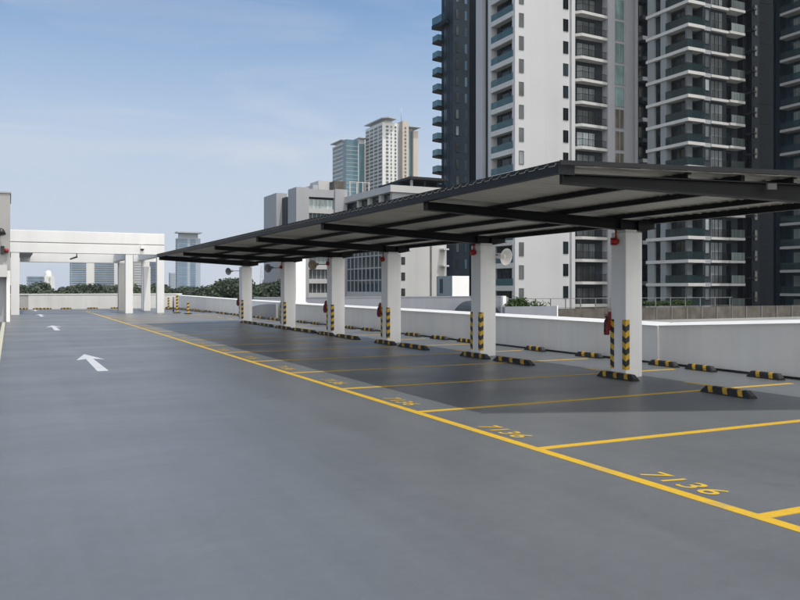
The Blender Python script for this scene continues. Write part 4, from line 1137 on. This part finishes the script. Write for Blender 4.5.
far_tower('pale_hazy_block', 'small pale hazy block left of the blue glass high-rise', 900, 170, 170.3, 176, 272.5, 'grey_far', 'blue_far', 7)
far_tower('grey_slab_tower', 'grey-beige tower framed between the right pergola pillars', 620, 133, 133.6, 142.8, 255, 'beige_far', 'grey_far', 14)
far_tower('blue_slab_tower', 'narrow blue tower framed between the two rear pergola pillars', 640, 148, 148.6, 156.5, 255, 'blue_far', 'glass_far_blue', 14)
far_tower('pink_house_block', 'pinkish low block above the trees between the last two columns', 520, 266, 266.5, 274.5, 279.5, 'pink_far', 'grey_far', 3)
far_tower('white_kiosk_block', 'small white block above the end parapet beside the left pergola pillar', 300, 19.5, 20, 23.4, 284.5, 'white_far', 'grey_far', 2)
X, Y = far_xy(261.5, 800)
t = thing('lattice_mast', (X, Y, ZB), 'thin pale lattice mast rising above the trees by the farthest column', 'mast')
m7 = MB(); H0 = HT(264, X, Y)
for sx, sy in ((1, 1), (1, -1), (-1, 1), (-1, -1)): m7.tube((X + sx * 2.6, Y + sy * 2.6, ZB), (X + sx * .3, Y + sy * .3, H0), .3, .15, 5)
m7.build('leg_frame', 'grey_far', t)
m8 = MB()
for k in range(9):
    q0 = k / 9; w0 = 2.6 - 2.3 * q0; zz = ZB + (H0 - ZB) * q0; m8.tube((X - w0, Y - w0, zz), (X + w0, Y - w0, zz + 3), .15, n=5); m8.tube((X + w0, Y - w0, zz), (X - w0, Y - w0, zz + 3), .15, n=5)
m8.build('bracing', 'grey_far', t)

# ------------------------------------------------------------------ haze
HAZE = True
if HAZE:
    hz = MB().box(-900, 1300, -300, 1900, -18, 150)
    m = bpy.data.materials.new('haze_air'); m.use_nodes = True; nt = m.node_tree
    for n in list(nt.nodes): nt.nodes.remove(n)
    out = nt.nodes.new('ShaderNodeOutputMaterial'); v = nt.nodes.new('ShaderNodeVolumePrincipled')
    v.inputs['Color'].default_value = (.93, .96, 1, 1); v.inputs['Density'].default_value = .00009; v.inputs['Anisotropy'].default_value = .2
    nt.links.new(v.outputs[0], out.inputs['Volume']); MATS['haze_air'] = m
    o = hz.build('haze', 'haze_air'); o['kind'] = 'stuff'

# ------------------------------------------------------------------ light
FILL_BANK = 1.6
sun_dir = Vector((.13, -.36, 1.0)).normalized()      # toward the sun
sd = bpy.data.lights.new('sun', 'SUN'); sd.energy = 3.3; sd.angle = R(.5); sd.color = (1, .965, .915)
so = bpy.data.objects.new('sun', sd); COL.objects.link(so); so.rotation_euler = (-sun_dir).to_track_quat('-Z', 'Y').to_euler(); so.location = (0, -10, 60)
w = bpy.data.worlds.new('World'); S.world = w; w.use_nodes = True; nt = w.node_tree
bg = nt.nodes['Background']
sky = nt.nodes.new('ShaderNodeTexSky'); sky.sky_type = 'NISHITA'; sky.sun_disc = False
sky.sun_elevation = math.asin(sun_dir.z); sky.sun_rotation = math.atan2(sun_dir.x, sun_dir.y)
sky.air_density = 1.0; sky.dust_density = 1.6; sky.ozone_density = 3.0; sky.altitude = 30
# thin clouds
tc = nt.nodes.new('ShaderNodeTexCoord'); sep = nt.nodes.new('ShaderNodeSeparateXYZ'); nt.links.new(tc.outputs['Generated'], sep.inputs[0])
mp = nt.nodes.new('ShaderNodeMapping'); mp.inputs['Scale'].default_value = (1.6, 1.6, 7.5); mp.inputs['Location'].default_value = (3.1, 1.2, .4)
nt.links.new(tc.outputs['Generated'], mp.inputs[0])
nz = nt.nodes.new('ShaderNodeTexNoise'); nz.inputs['Scale'].default_value = 1.7; nz.inputs['Detail'].default_value = 8; nz.inputs['Roughness'].default_value = .56; nz.inputs['Distortion'].default_value = .6
nt.links.new(mp.outputs[0], nz.inputs['Vector'])
cl = ramp(nt, nz.outputs['Fac'], [(.50, 0.0), (.74, 1.0)])
low = ramp(nt, sep.outputs[2], [(.0, .92), (.10, .85), (.17, .72), (.235, .42), (.33, .08), (1.0, .0)])
wisp = ramp(nt, sep.outputs[2], [(.0, .55), (.16, .6), (.26, .3), (.4, .2)])
mu = nt.nodes.new('ShaderNodeMath'); mu.operation = 'MULTIPLY'; nt.links.new(cl, mu.inputs[0]); nt.links.new(wisp, mu.inputs[1])
SKYK = .13
blue = mix(nt, sky.outputs[0], (.97, 1.13, 1.18, 1), 1.0, 'MULTIPLY')
veil = mix(nt, blue, (.575 / SKYK, .640 / SKYK, .760 / SKYK, 1), low)
skyc = mix(nt, veil, (.73 / SKYK, .735 / SKYK, .78 / SKYK, 1), mu.outputs[0])
# bright cloud bank added behind the camera, out of view, as fill light
dt = nt.nodes.new('ShaderNodeVectorMath'); dt.operation = 'DOT_PRODUCT'; nt.links.new(tc.outputs['Generated'], dt.inputs[0])
dt.inputs[1].default_value = Vector((.30, -.93, .20)).normalized()
bank = ramp(nt, dt.outputs['Value'], [(-.55, 0.0), (.55, 1.0)])
skyc = mix(nt, skyc, (FILL_BANK / SKYK, FILL_BANK * .985 / SKYK, FILL_BANK * .96 / SKYK, 1), bank)
nt.links.new(skyc, bg.inputs[0]); bg.inputs[1].default_value = SKYK

# ------------------------------------------------------------------ camera
cd = bpy.data.cameras.new('camera'); cam = bpy.data.objects.new('camera', cd); COL.objects.link(cam)
cam.location = (0, 0, EYE); cam.rotation_euler = (math.pi / 2, 0, -TH)
cd.sensor_width = 36; cd.lens = 36; cd.shift_y = -12 / 800; cd.clip_start = .1; cd.clip_end = 8000
S.camera = cam
S.view_settings.view_transform = 'Standard'; S.view_settings.look = 'None'; S.view_settings.exposure = 0.0; S.view_settings.gamma = 1
S.view_settings.use_curve_mapping = False
S.cycles.max_bounces = 6
S.cycles.volume_bounces = 1
